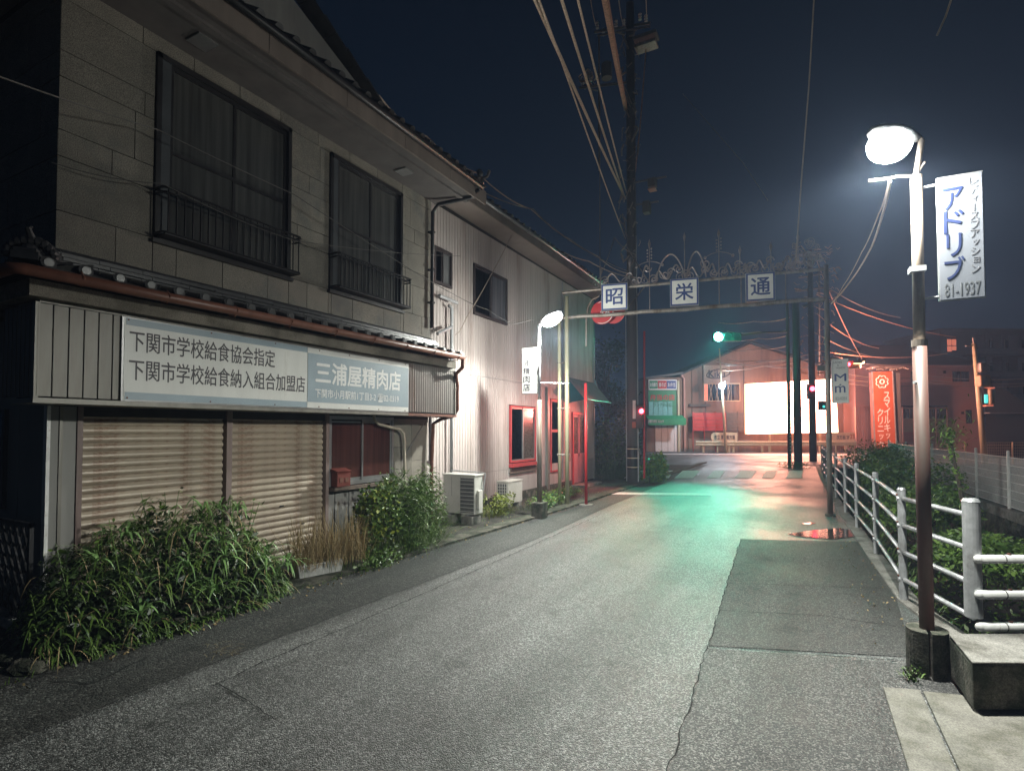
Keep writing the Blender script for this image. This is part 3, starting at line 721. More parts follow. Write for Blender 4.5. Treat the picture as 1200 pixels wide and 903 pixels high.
# counter window
w = MB()
for q in ((5.73,7.13,.97,1.02),(5.73,7.13,1.95,2.0),(5.73,5.77,1.02,1.95),(7.09,7.13,1.02,1.95)): w.box(XW-.07, XW-.005, *q)
w = w.build('window', M['alu'], b1)
for j, (y0, y1) in enumerate(((5.772, 6.47),(6.40, 7.088))):
    X0 = XW-.045+.02*j; s = MB()
    for q in ((y0,y1,1.02,1.07),(y0,y1,1.90,1.95),(y0,y0+.035,1.07,1.90),(y1-.035,y1,1.07,1.90)): s.box(X0-.01, X0+.008, *q)
    s.build('sash', M['alu'], w)
    BX('pane', M['glass_red'], w, X0-.003, X0, y0+.036, y1-.036, 1.071, 1.899)
BX('counter', M['wood'], b1, XW-.05, XW+.10, 5.73, 7.20, .91, .955)
mb = MB()
for k in range(10): mb.box(XW-.05, XW-.03+(.008 if k % 2 else 0), 5.73+k*.14, 5.73+k*.14+.132, 0, .905)
mb.build('board_skirt', M['panelwall'], b1)
for q in ((7.14,7.60,0,.50),(7.14,7.60,.506,1.0),(7.14,7.60,1.006,1.5),(7.14,7.60,1.506,1.98),(7.606,8.05,0,.62),(7.606,8.05,.626,1.25),(7.606,8.05,1.256,1.98)):
    BX('stone_panel', M['stone'], b1, XW-.05, XW-.012, *q)
mb = MB(); mb.tube([W(438,484,-6.0),W(439,492,-6.0),W(444,497,-6.0),W(460,501,-5.98),W(469,503,-5.98),W(473,508,-5.98),W(474,518,-5.98),(-5.98,7.31,1.0),(-5.98,7.32,.3)], .023, 8)
mb.build('drain_pipe', M['pipe_beige'], b1, smooth=True)
mb = MB(); mb.tube([(XW+.01,7.95,1.92),(XW+.01,7.4,1.35),(XW+.01,7.32,1.25)], .006, 5); mb.build('wire', M['alu'], b1)
# side wall below the side pent roof
x = XW-.06
for k in range(5):
    BX('wall_panel', M['panelwall'], b1, x-.62, x-.012, C0+.02, C0+.05, 0, 3.0); x -= .62
sw = MB()
for q in ((-7.95,-6.98,1.02,1.08),(-7.95,-6.98,1.95,2.0),(-7.03,-6.98,1.08,1.95)): sw.box(q[0],q[1],C0-.02,C0+.018,q[2],q[3])
sw = sw.build('window', M['dark_frame'], b1); BX('pane', M['glass_dark'], sw, -7.95, -7.031, C0+.005, C0+.015, 1.081, 1.949)
BX('side_step', M['concrete_dark'], b1, -9.4, -6.15, C0-.14, C0+.0, 0, .14)
# red mailbox hung on the counter
mbx = thing('mailbox', 'small rusty red mailbox hanging at the left end of the counter window', 'mailbox', (XW+.07,5.9,.95))
MB().box(XW+.0, XW+.13, 5.76, 6.02, .97, 1.19).build('body', M['mailbox'], mbx, bevel=.008)
MB().prism([(XW-.0,5.75,1.19),(XW+.15,5.75,1.19),(XW-.0,5.75,1.235)], (0,.28,0)).build('lid', M['mailbox'], mbx)
for a, b in ((5.80,5.875),(5.905,5.98)): BX('slot_plate', M['rust'], mbx, XW+.131, XW+.136, a, b, 1.03, 1.10)
BX('backing_board', M['wood'], mbx, XW+.105, XW+.112, 5.73, 6.04, .93, .965)

# ================================================================== BUILDING 2: long house clad in ribbed metal
X2 = -6.5; Y2A, Y2B = 8.2, 18.1
b2 = thing('ribbed_building', 'long two storey building clad in pale ribbed metal behind the air conditioners', 'building', (X2,13,0))
BX('wall_core', M['joint'], b2, -15, X2-.02, Y2A, Y2B-.02, 0, 6.4)
def ribs(y0, y1, z0, z1, holes, X=X2, pitch=.105):
    mb = MB(); y = y0
    def seg(a, b, x, zz0, zz1): mb.add([(x,a,zz0),(x,b,zz0),(x,b,zz1),(x,a,zz1)], [(0,1,2,3)])
    while y < y1-1e-6:
        for a, b, xa, xb in ((y,y+.062,X,X),(y+.062,y+.070,X,X-.012),(y+.070,y+.085,X-.012,X-.012),(y+.085,y+.093,X-.012,X),(y+.093,y+pitch,X,X)):
            b = min(b, y1)
            if a >= y1: continue
            zs = [(z0, z1)]
            for h in holes:
                if a < h[1] and b > h[0]:
                    nz = []
                    for p in zs:
                        if p[0] < h[2]: nz.append((p[0], min(p[1], h[2])))
                        if p[1] > h[3]: nz.append((max(p[0], h[3]), p[1]))
                    zs = nz
            for p in zs: mb.add([(xa,a,p[0]),(xb,b,p[0]),(xb,b,p[1]),(xa,a,p[1])], [(0,1,2,3)])
        y += pitch
    return mb
w2 = [(8.78,9.42,4.72,5.48),(10.26,11.82,4.36,5.52),(11.95,13.45,.95,2.42),(14.40,15.15,.55,2.70),(16.05,17.25,.08,2.35)]
ribs(Y2A, Y2B, 3.02, 6.32, w2).build('upper_cladding', M['ribwall'], b2)
ribs(Y2A, Y2B, .82, 3.0, w2).build('lower_cladding', M['ribwall'], b2)
mb = ribs(Y2A, 11.9, .12, .815, w2); mb.build('lower_cladding', M['ribwall'], b2)
BX('skirt', M['skirt'], b2, X2-.02, X2-.004, 11.905, 16.04, .22, .815)
BX('skirt', M['skirt'], b2, X2-.02, X2-.004, 17.26, Y2B-.02, .12, .815)
BX('footing', M['concrete_dark'], b2, X2-.06, X2+.03, Y2A, 16.0, 0, .21)
BX('horizontal_flashing', M['skirt'], b2, X2-.01, X2+.012, Y2A, Y2B, 3.0, 3.02)
BX('corner_board', M['siding_trim'], b2, X2-.3, X2+.02, Y2B-.02, Y2B+.03, .1, 6.35)
BX('pillar', M['siding_trim'], b2, X2-.01, X2+.05, 14.15, 14.28, .1, 3.0)
def bwin(y0, y1, z0, z1, fm, gm, n=2, dark=None):
    s = MB(); e = .045
    for q in ((y0,y1,z0,z0+e),(y0,y1,z1-e,z1),(y0,y0+e,z0+e,z1-e),(y1-e,y1,z0+e,z1-e)): s.box(X2-.04, X2+.035, *q)
    wn = s.build('window', fm, b2); w = (y1-y0-2*e)/n
    for k in range(n):
        a = y0+e+k*w; x = X2-.02+.018*(k % 2); s = MB()
        for q in ((a,a+w,z0+e,z0+e+.03),(a,a+w,z1-e-.03,z1-e),(a,a+.028,z0+e+.03,z1-e-.03),(a+w-.028,a+w,z0+e+.03,z1-e-.03)): s.box(x-.008, x+.01, *q)
        s.build('sash', fm if dark is None else dark, wn); BX('pane', gm, wn, x-.003, x, a+.029, a+w-.029, z0+e+.031, z1-e-.031)
    return wn
M['frame_brown'] = mat('frame_brown', (.055,.045,.045), .5)
bwin(8.79,9.41,4.73,5.47, M['frame_brown'], glass('pane_pale', (.12,.12,.12), .15))  # paler grey glass, no emission
bwin(10.27,11.81,4.37,5.51, M['frame_brown'], glass('pane_pale2', (.12,.12,.13), .15))
bwin(11.98,13.42,.97,2.40, M['redframe'], M['glass_lace'], dark=M['alu'])
BX('window_board', M['redframe'], b2, X2-.0, X2+.12, 11.93, 13.47, .86, .945)
for k in range(2): BX('planter_rail', M['wood'], b2, X2+.02, X2+.05, 11.93, 13.47, .70+.075*k, .755+.075*k)
bwin(14.42,15.13,.57,2.68, M['redframe'], M['glass_dark'], 1)
BX('transom', M['redframe'], b2, X2-.01, X2+.03, 14.46, 15.09, 1.72, 1.80)
d = thing  # door
s = MB()
for q in ((16.06,17.24,2.27,2.35),(16.06,16.12,.08,2.27),(17.18,17.24,.08,2.27)): s.box(X2-.04, X2+.05, *q)
dr = s.build('door', M['redframe'], b2)
for k in range(2):
    a = 16.12+k*.53; s = MB(); x = X2-.01+.02*k
    for q in ((a,a+.53,.1,.16),(a,a+.53,.95,1.03),(a,a+.53,2.2,2.26),(a,a+.05,.16,2.2),(a+.48,a+.53,.16,2.2)): s.box(x-.01, x+.012, *q)
    s.build('door_leaf', M['reddoor'], dr)
    BX('pane', M['glass_lace'], dr, x-.004, x, a+.051, a+.479, 1.031, 2.199); BX('door_panel', M['reddoor'], dr, x-.004, x+.002, a+.051, a+.479, .161, .949)
BX('door_step', M['concrete'], b2, X2+.0, X2+.5, 15.9, 17.5, 0, .08)
# eaves
mb = MB().prism([(X2-.02,Y2A+.3,6.42),(-5.82,Y2A+.45,6.36),(-5.82,17.2,6.36),(X2-.02,18.4,6.36)], (0,0,.03)); mb.build('soffit', mat('soffit_pale', (.32,.27,.24), .8, var=.15, scale=2), b2)
MB().prism([(-5.82,8.62,6.30),(-5.79,8.62,6.30),(-5.79,17.25,6.30),(-5.82,17.25,6.30)], (0,0,.2)).build('fascia', M['fascia'], b2)
mb = MB(); mb.tube([(-5.74,8.6,6.48),(-5.74,12,6.49),(-5.74,17.3,6.47)], .045, 8); mb.build('eaves_gutter', M['alu'], b2, smooth=True)
t3 = mesh_of(MB().add(*halftube((0,0,0), Vector((-.86,0,.4)), .06, (0,0,1))), 'cover_tile', M['tile'])
MB().prism([(-5.78,8.55,6.50),(-8.5,8.55,7.6),(-8.5,17.3,7.6),(-5.78,17.3,6.50)], (0,0,.04)).build('roof', M['tile'], b2)
y = 8.62
while y < 17.3: piece(t3, 'cover_tile', b2, Matrix.Translation((-5.72, y, 6.53))); y += .29
mb = MB(); mb.tube([(-5.9,8.55,6.5),(-5.8,8.45,6.62),(-5.72,8.5,6.75)], .05, 7, .5); mb.sphere((-5.76,8.52,6.56), .08, 8, 6); mb.build('eave_ornament', M['tile_end'], b2)
# grey conduit and fluorescent lamps at the junction of the two houses
mb = MB(); mb.tube([(-6.38,9.15,4.32),(-6.38,9.26,4.28),(-6.38,9.26,.9)], .035, 8); mb.build('conduit', M['pvc'], b2, smooth=True)
for a, b, zz in (((-6.3,8.72,4.42),(-6.3,9.34,4.40),0),((-6.3,8.66,3.66),(-6.3,9.16,3.88),0)):
    mb = MB().cyl(a, b, .035, n=8); mb.build('lamp_tube', M['pvc'], b2)
bwin(8.28,8.72,1.15,2.3, M['frame_brown'], M['glass_dark'], 1)
mb = MB(); mb.cyl((X2,15.32,.3),(X2+.01,15.32,6.3),.03,n=8); mb.build('downpipe', M['pvc'], b2)
# awnings
aw = thing('awning', 'grey and teal canvas awning over the pink door of the ribbed building', 'awning', (X2,16.7,3.2))
MB().add([(X2+.01,15.64,3.42),(X2+.01,18.1,3.42),(X2+.62,18.0,2.72),(X2+.62,15.62,2.72)], [(0,1,2,3)]).add([(X2+.01,15.64,3.40),(X2+.01,18.1,3.40),(X2+.61,18.0,2.70),(X2+.61,15.62,2.70)], [(3,2,1,0)]).build('canvas', M['teal_dark'], aw)
MB().prism([(X2+.01,15.62,3.43),(X2+.01,15.62,2.6),(X2+.63,15.60,2.71)], (0,.012,0)).build('side_panel', M['teal'], aw)
mb = MB(); mb.tube([(X2+.01,15.62,3.43),(X2+.63,15.60,2.71),(X2+.63,18.05,2.71)], .014, 6); mb.tube([(X2+.02,18.05,2.7),(X2+.63,18.05,2.71)], .014, 6); mb.build('awning_frame', M['alu'], aw)
aw = thing('awning', 'bright teal canvas awning on the far end wall of the ribbed building', 'awning', (X2-.1,18.6,3.2))
MB().prism([(X2+.03,18.14,3.55),(X2+.03,18.14,2.72),(X2+.03,19.05,2.75)], (-.012,0,0)).build('side_panel', M['teal'], aw)
MB().add([(X2+.02,18.14,3.56),(X2-3,18.14,3.56),(X2-3,19.05,2.76),(X2+.02,19.05,2.76)], [(0,1,2,3)]).build('canvas', M['teal'], aw)
# ================================================================== street things
t = thing('air_conditioner', 'large cream air conditioner outdoor unit raised on concrete blocks', 'air conditioner', (-5.86,8.9,0))
x0, x1, y0, y1, z0, z1 = -6.22, -5.50, 8.75, 9.05, .20, .93
MB().box(x0,x1,y0,y1,z0,z1).build('casing', M['acwhite'], t, bevel=.012)
MB().box(x0-.012,x1+.012,y0-.012,y1+.01,z1-.015,z1+.018).build('top_cover', M['acwhite'], t, bevel=.008)
BX('grille_recess', M['acgrille'], t, x0+.41, x1-.015, y0-.004, y0-.001, z0+.03, z1-.05)
for k in range(9): BX('grille_bar', M['acwhite'], t, x0+.41, x1-.015, y0-.014, y0-.005, z0+.05+k*.073, z0+.060+k*.073)
BX('panel_seam', M['acgrille'], t, x0+.20, x0+.206, y0-.002, y0-.0005, z0+.33, z1-.03)
BX('panel_seam', M['acgrille'], t, x0+.402, x0+.407, y0-.002, y0-.0005, z0+.01, z1-.02)
MB().box(x1+.013,x1+.07,y0+.05,y0+.19,z0+.1,z1-.28).build('valve_cover', M['acwhite'], t, bevel=.006)
mb = MB(); mb.tube([(x1+.03,y0+.24,z0+.4),(x1+.06,y0+.3,z0+.75),(x1-.1,y1+.1,z1+.03),(-6.3,y1+.1,z1+.05)], .014, 6); mb.build('hose', M['pvc'], t)
for k, xx in enumerate((x0+.14, x1-.14)):
    BX('foot', M['galv'], t, xx-.02, xx+.02, y0-.02, y1+.02, z0-.03, z0-.002)
    b_ = thing('concrete_block', 'concrete block under the %s end of the large air conditioner' % ('wall' if k == 0 else 'road'), 'block', (xx,8.85,0), group='blocks under the large air conditioner')
    MB().box(xx-.12, xx+.12, y0-.06, y1-.04, 0.012, z0-.032).build('block', M['concrete'], b_, bevel=.01)
t = thing('air_conditioner', 'small white air conditioner outdoor unit with a square holed grille near the lamp post', 'air conditioner', (-6.0,11.2,0))
MB().box(-6.28,-5.98,10.95,11.65,.10,.60).build('casing', M['acwhite'], t, bevel=.012)
MB().box(-6.29,-5.97,10.94,11.66,.59,.62).build('top_cover', M['acwhite'], t, bevel=.006)
BX('grille_recess', M['acgrille'], t, -6.25, -6.01, 10.944, 10.949, .13, .57)
for i in range(5): BX('grille_bar', M['acwhite'], t, -6.26+.06*i, -6.25+.06*i, 10.935, 10.944, .13, .57)
for i in range(7): BX('grille_bar', M['acwhite'], t, -6.26, -6.01, 10.936, 10.943, .13+.07*i, .142+.07*i)
BX('foot', M['concrete'], t, -6.3, -5.96, 11.0, 11.12, .012, .098); BX('foot', M['concrete'], t, -6.3, -5.96, 11.45, 11.57, .012, .098)

# hydrant sign
t = thing('hydrant_sign_pole', 'slim red pole with a hooked top carrying the round red fire hydrant sign', 'sign pole', (-4.63,12.33,0))
MB().cyl((-4.63,12.33,.01),(-4.63,12.33,2.9),.036,n=12).build('red_post', M['red_paint'], t, smooth=True)
mb = MB(); P = [F(687,406,12.33),F(687,375,12.33),F(689,360,12.33),F(694,351,12.33),F(702,347,12.33)]; mb.tube(P, .022, 8); mb.build('hooked_top', M['pole_steel'], t)
mb = MB().cyl((-4.63,12.33,.005),(-4.63,12.33,.03),.17,n=16); mb.build('footing', M['concrete'], t)
c = F(706,366,12.45); nrm = Vector((.1,-1,0)).normalized()
mb = MB().cyl(c, c-nrm*.02, .285, n=32); dd = mb.build('disc', M['red_paint'], t)
mb = MB(); mb.tube([c+nrm*.004+Vector((math.cos(a*math.pi/16)*.262, 0, math.sin(a*math.pi/16)*.262)) for a in range(33)], .009, 5); mb.build('white_ring', M['ink_white'], t)
text('消火栓', c+nrm*.006+Vector((-.19,0,-.06)), (1,0,0), (0,0,1), .38, .12, M['ink_white'], t, .03)
c2 = F(719,366,12.62); MB().cyl(c2, c2-nrm*.02, .27, n=28).build('rear_disc', M['red_paint'], t)

# street lamps
def lamp_head(t, root, tip, rr, led=True):
    """cobra style head from root to tip with a glowing lens below"""
    root = Vector(root); tip = Vector(tip); d = (tip-root).normalized(); s = d.cross(Vector((0,0,1))).normalized(); u = s.cross(d).normalized()
    L = (tip-root).length
    mb = MB(); secs = [(0,.03,.03),(.12,.055,.04),(.3,.10,.05),(.6,.12,.055),(.88,.10,.045),(1,.05,.03)]
    n = 12; vs = []
    for q, w, h in secs: vs += [root+d*L*q+s*math.cos(2*math.pi*i/n)*w*rr+u*math.sin(2*math.pi*i/n)*h*rr for i in range(n)]
    mb.add(vs, [(j*n+i, j*n+(i+1)%n, (j+1)*n+(i+1)%n, (j+1)*n+i) for j in range(len(secs)-1) for i in range(n)]+[tuple(range(n-1,-1,-1)), tuple(range((len(secs)-1)*n, len(secs)*n))])
    mb.build('lamp_housing', M['galv'], t, smooth=True)
    mb = MB(); c = root+d*L*.58-u*.045*rr; b = MB().sphere((0,0,0), 1, 14, 8)
    mb.add([c+d*v[0]*L*.42+s*v[1]*.15*rr+u*(v[2]*.13-.05)*rr for v in b.v], b.f); mb.build('lens', M['lamp_on'], t, smooth=True)
    return c-u*.20*rr, c
lamp2 = thing('street_lamp', 'lit street lamp on a rusty pole in a split concrete base beside the guard rail', 'street lamp', (.76,5.04,0))
mb = MB().cyl((.76,5.04,.33),(.755,5.05,2.45),.047,n=16); mb.build('lower_pole', M['pole_brown'], lamp2, smooth=True)
MB().cyl((.755,5.05,2.42),(.755,5.05,2.47),.052,n=16).build('collar', M['pole_steel'], lamp2)
MB().cyl((.755,5.05,2.47),(.76,5.06,3.72),.038,n=14).build('upper_pole', M['pole_steel'], lamp2, smooth=True)
top = F(1080,165,5.06)
MB().cyl((.76,5.06,3.72),(top.x,5.06,top.z),.022,n=10).build('upper_pole', M['pole_steel'], lamp2, smooth=True)
mb = MB()
for sgn in (-1, 1):
    poly = [(.76+sgn*.012, 5.04-.13,.002)]+[(.76+sgn*(.012+.118*math.sin(math.pi*k/12)), 5.04-.13*math.cos(math.pi*k/12),.002) for k in range(13)]+[(.76+sgn*.012,5.04+.13,.002)]
    if sgn < 0: poly = poly[::-1]
    MB().prism(poly, (0,0,.335)).build('base_half', M['concrete_dark'], lamp2)
lr = F(1076,162,5.06); lt = F(1008,152,4.86)
lp, lc = lamp_head(lamp2, lr, lr+(lt-lr)*.82, .95)
mb = MB(); mb.tube([top, lr+Vector((-.0,0,.0)), lr+(lt-lr)*.05], .02, 7); mb.build('lamp_arm', M['pole_steel'], lamp2)
mb = MB(); mb.tube([F(1018,212,5.02),F(1044,209,5.04),F(1052,207,5.05),F(1079,206,5.06)], .010, 6); mb.tube([F(1072,207,5.05),F(1084,190,5.05)], .008, 5); mb.build('side_arm', M['pole_steel'], lamp2)
for z in (2.78, 3.62): MB().tube([(.76,5.06,z),(.885,5.05,z)], .010, 6).build('banner_arm', M['galv'], lamp2)
MB().box(.70,.80,5.0,5.1,2.98,3.02).build('clamp', M['galv'], lamp2)
MB().cyl((.76,5.06,2.14),(.71,5.0,2.15),.012,n=8).build('bolt', M['galv'], lamp2)
COLW = (.98,1,.92)
spot('lamp_light', lp, lp+Vector((-.05,.1,-1)), 880, COLW, 174, .4, .09, lamp2)
point('lamp_glow', lp+Vector((-.10,-.05,-.02)), 165, COLW, .10, lamp2)

bs = thing('banner_sign', 'white hanging banner sign with blue katakana on the near lamp pole', 'sign', (1.0,5.05,2.7))
bw0, bw1, bz0, bz1 = .875, 1.145, 2.745, 3.665
BX('frame', M['sign_edge'], bs, bw0, bw1, 5.035, 5.055, bz0, bz1)
M['banner_face'] = mat('banner_face', (.16,.17,.195), .5, var=.1, scale=4, streak=True)
BX('face', M['banner_face'], bs, bw0+.008, bw1-.008, 5.030, 5.034, bz0+.008, bz1-.008)
vtext('アドリブ', (bw0+.038, 5.0293, bz1-.09), (1,0,0), (0,0,1), .115, .165, mat('banner_ink', (.012,.022,.08), .5), bs, .035, 1.04)
vtext('レディースファッション', (bw0+.19, 5.0293, bz1-.04), (1,0,0), (0,0,1), .05, .058, M['ink_pale'], bs, .0, 1.1)
text('81-1937', (bw0+.035, 5.0293, bz0+.028), (1,0,0), (0,0,1), .205, .095, M['ink_grey'], bs, .0)

lamp1 = thing('street_lamp', 'lit street lamp with a thin pole and a small sign beside the small air conditioner', 'street lamp', (-4.8,10.11,0))
MB().box(-4.93,-4.67,9.98,10.24,.002,.33).build('base', M['concrete_dark'], lamp1, bevel=.02)
MB().cyl((-4.8,10.11,.33),(-4.8,10.11,2.4),.05,n=14).build('lower_pole', M['pole_steel'], lamp1, smooth=True)
MB().cyl((-4.8,10.11,2.4),(-4.8,10.11,3.95),.032,n=12).build('upper_pole', M['galv'], lamp1, smooth=True)
lp1, lc1 = lamp_head(lamp1, (-4.78,10.08,3.98), (-4.18,9.78,4.12), .9)
mb = MB(); mb.tube([(-4.8,10.11,2.95),(-4.78,10.08,3.0),(-4.78,10.06,3.1)], .014, 6); mb.tube([(-4.8,10.1,2.75),(-4.25,10.35,2.74)], .008, 5); mb.build('bracket', M['galv'], lamp1)
MB().cyl((-4.78,10.1,3.9),(-4.77,10.08,4.0),.03,n=10).build('lamp_arm', M['galv'], lamp1)
spot('lamp_light', lp1, lp1+Vector((.0,-.05,-1)), 920, COLW, 172, .5, .09, lamp1)
point('lamp_glow', lp1+Vector((0,0,-.02)), 260, COLW, .12, lamp1)
t = thing('pole_sign', 'small white vertical sign with five black characters of the butcher on the far lamp post', 'sign', (-5.05,10.11,2.5))
q0 = F(612,408,10.11); q1 = F(630,461,10.11)
BX('frame', M['sign_edge'], t, q0.x, q1.x+.01, 10.10, 10.12, q1.z, q0.z)
BX('face', M['sign_white'], t, q0.x+.008, q1.x-.0, 10.094, 10.099, q1.z+.01, q0.z-.01)
vtext('三浦精肉店', (q0.x+.03,10.0933,q0.z-.07), (1,0,0), (0,0,1), .16, .15, M['ink'], t, .03, 1.12)
vtext('下関市小月本町', (q0.x+.245,10.0933,q0.z-.07), (1,0,0), (0,0,1), .055, .075, M['ink_pale'], t, .0, 1.4)
mb = MB(); mb.tube([(q1.x,10.11,q1.z+.1),(-4.8,10.11,q1.z+.1)], .01, 5); mb.tube([(q1.x,10.11,q0.z-.1),(-4.8,10.11,q0.z-.1)], .01, 5); mb.build('bracket', M['galv'], t)

# gantry over the lane ------------------------------------------------------
GA, GB = Vector((-5.02,12.11,0)), Vector((.41,13.19,0)); GD = (GB-GA); gu = GD.normalized(); gn = Vector((gu.y,-gu.x,0))
def gp(s, z, o=0): return GA+GD*s+gn*o+Vector((0,0,z))
ga = thing('street_gantry', 'iron arch over the lane with scrollwork and three square character panels', 'arch', tuple(gp(.5,0)))
MB().cyl(gp(0,.003), gp(0,4.98), .05, n=14).build('left_post', M['pole_cream'], ga, smooth=True)
MB().cyl(gp(-.035,.003,-.06), gp(-.035,4.6,-.06), .042, n=14).build('left_post', M['pole_cream'], ga, smooth=True)
for z in (1.2,2.3,3.4): MB().cyl(gp(-.045,z,-.03), gp(.012,z,-.03), .016, n=8).build('post_tie', M['pole_steel'], ga)
MB().cyl(gp(1,.003), gp(1,5.25), .052, .048, n=14).build('right_post', M['pole_steel'], ga, smooth=True)
MB().cyl(gp(1,.002), gp(1,.05), .10, n=12).build('post_foot', M['concrete_dark'], ga)
for nm, z0, z1, r in (('lower_beam',4.47,4.54,.045),('upper_beam',5.08,5.17,.034)):
    pts = [gp(-.02+1.02*k/12, z0+(z1-z0)*k/12+.012*math.sin(k*1.9)*(nm=='lower_beam')) for k in range(13)]
    MB().tube(pts, r, 8).build(nm, M['pole_steel'], ga)
for s in (.349,.45,.619,.70,.86): MB().cyl(gp(s,4.5), gp(s,5.14), .012, n=6).build('upright', M['iron'], ga)
for s0, s1, ch in ((.151,.261,'昭'),(.430,.541,'栄'),(.715,.821,'通')):
    z0, z1 = 4.56, 5.18
    pb = MB().obox(gp((s0+s1)/2,(z0+z1)/2,.05), gu, gn, (0,0,1), (s1-s0)*GD.length/2, .05, (z1-z0)/2).build('panel_box', M['sign_edge'], ga)
    MB().obox(gp((s0+s1)/2,(z0+z1)/2,.1025), gu, gn, (0,0,1), (s1-s0)*GD.length/2-.012, .0015, (z1-z0)/2-.012).build('panel_border', M['ink_blue'], pb)
    MB().obox(gp((s0+s1)/2,(z0+z1)/2,.1055), gu, gn, (0,0,1), (s1-s0)*GD.length/2-.045, .0015, (z1-z0)/2-.045).build('panel_face', mat('panel_face', (.70,.70,.66), .5, var=.08, scale=5), pb)
    text(ch, gp((s0+s1)/2,0,.108)-gu*.19+Vector((0,0,z0+.13)), gu, (0,0,1), .38, .37, M['ink_blue'], pb, .035)
def spiral(c, r0, r1, a0, turns, n=26):
    out = []
    for k in range(n+1):
        q = k/n; a = a0+turns*2*math.pi*q; r = r0+(r1-r0)*q
        out.append(gp(c[0],c[1])+gu*math.cos(a)*r+Vector((0,0,math.sin(a)*r)))
    return out
def ztop(s): return 5.10+.08*s
def spear(s, z1, big):
    z0 = ztop(s); mb = MB(); mb.cyl(gp(s,z0), gp(s,z1-.1), .012, n=6); mb.cyl(gp(s,z1-.16), gp(s,z1-.05), .012, .035, n=6); mb.cyl(gp(s,z1-.05), gp(s,z1+.05), .035, .003, n=6)
    for sg in (-1,1): mb.tube(spiral((s+sg*.018, z0+.10), .10, .02, math.pi/2 if sg > 0 else math.pi/2, -sg*1.4), .010, 5)
    if big:
        for k in range(4):
            zz = z1-.20-.075*k; mb.sphere(gp(s-.008,zz), .02, 6, 5); mb.sphere(gp(s+.008,zz+.03), .02, 6, 5)
        mb.tube([gp(s-.05,z1-.56), gp(s-.03,z1-.50), gp(s,z1-.46), gp(s+.03,z1-.50), gp(s+.05,z1-.56)], .009, 5)
        for q in (-.052,.052): mb.sphere(gp(s+q,z1-.57), .035, 7, 5)
    mb.build('finial', M['iron'], ga)
spear(.147,5.62,0); spear(.269,5.72,0); spear(.349,6.12,1); spear(.488,6.2,0); spear(.619,6.2,1); spear(.697,5.78,0); spear(.809,5.80,0); spear(.905,5.95,1)
def scroll(s0, z0, s1, z1, flip=1):
    a = gp(s0,z0); b = gp(s1,z1); mb = MB(); pts = []
    for k in range(15):
        q = k/14; p = a.lerp(b, q)+Vector((0,0,.13*math.sin(math.pi*2*q)*flip)); pts.append(p)
    mb.tube(pts, .018, 5); mb.tube(spiral((s0-.004*flip, z0+.0), .0, .11, 0, 1.6*flip), .015, 5); mb.tube(spiral((s1+.004*flip, z1), .0, .09, math.pi, -1.5*flip), .015, 5)
    mb.build('scroll', M['iron'], ga)
for a in ((.17,5.3,.26,5.35,1),(.30,5.25,.345,5.5,-1),(.37,5.25,.43,5.38,1),(.405,5.32,.47,5.42,-1),(.50,5.3,.56,5.35,1),(.565,5.5,.605,5.3,-1),(.64,5.3,.685,5.42,1),(.71,5.28,.73,5.36,1),(.755,5.3,.80,5.45,1),(.83,5.32,.88,5.40,-1),(.885,5.28,.93,5.5,1),(.94,5.35,.985,5.42,-1)): scroll(*a)
for s0, s1, h in ((.375,.49,.62),(.495,.57,.62)):
    pts = [gp(s0+(s1-s0)*k/14, ztop(s0)+.06+h*math.sin(math.pi*(k/14))**.7*(.95)) for k in range(15)]
    MB().tube(pts, .018, 5).build('scroll_arch', M['iron'], ga)
mb = MB()
for k in range(26):
    s = .86+.13*random.random(); mb.tube(spiral((s, 5.25+random.random()*.55), .0, .05+.05*random.random(), random.random()*6, random.choice((-1.3,1.3)), 12), .007, 4)
mb.build('tangled_ironwork', M['iron'], ga)
# M m sign on the right gantry post
t = thing('side_sign', 'white hanging sign with two large dark letters on the right gantry post', 'sign', tuple(gp(1.06,2.3)))
q0, q1 = F(974,421,13.2), F(995,472,13.2)
BX('frame', M['sign_edge'], t, q0.x, q1.x, 13.2, 13.22, q1.z, q0.z)
BX('face', M['sign_white'], t, q0.x+.008, q1.x-.008, 13.195, 13.199, q1.z+.008, q0.z-.008)
fx = lambda u: q0.x+(q1.x-q0.x)*u; fz = lambda v: q0.z+(q1.z-q0.z)*v
for s, u0, u1, v, h, m, b in (('LADIES',.12,.62,.10,.05,'ink_pale',0),('&',.35,.45,.16,.04,'ink_pale',0),('FASHION',.28,.8,.225,.045,'ink_pale',0),('M',.18,.86,.50,.165,'ink_blue',.03),('・',.45,.58,.60,.03,'ink_blue',.02),('m',.20,.80,.76,.15,'ink_blue',.03),('82-0201',.22,.86,.93,.07,'ink_grey',0)):
    text(s, (fx(u0),13.1943,fz(v)), (1,0,0), (0,0,1), (q1.x-q0.x)*(u1-u0), h*(q0.z-q1.z), M[m], t, b)
mb = MB(); mb.tube([(.41,13.19,q0.z-.05),(q0.x,13.21,q0.z-.05)], .01, 5); mb.tube([(.41,13.19,q1.z+.06),(q0.x,13.21,q1.z+.06)], .01, 5); mb.build('bracket', M['galv'], t)

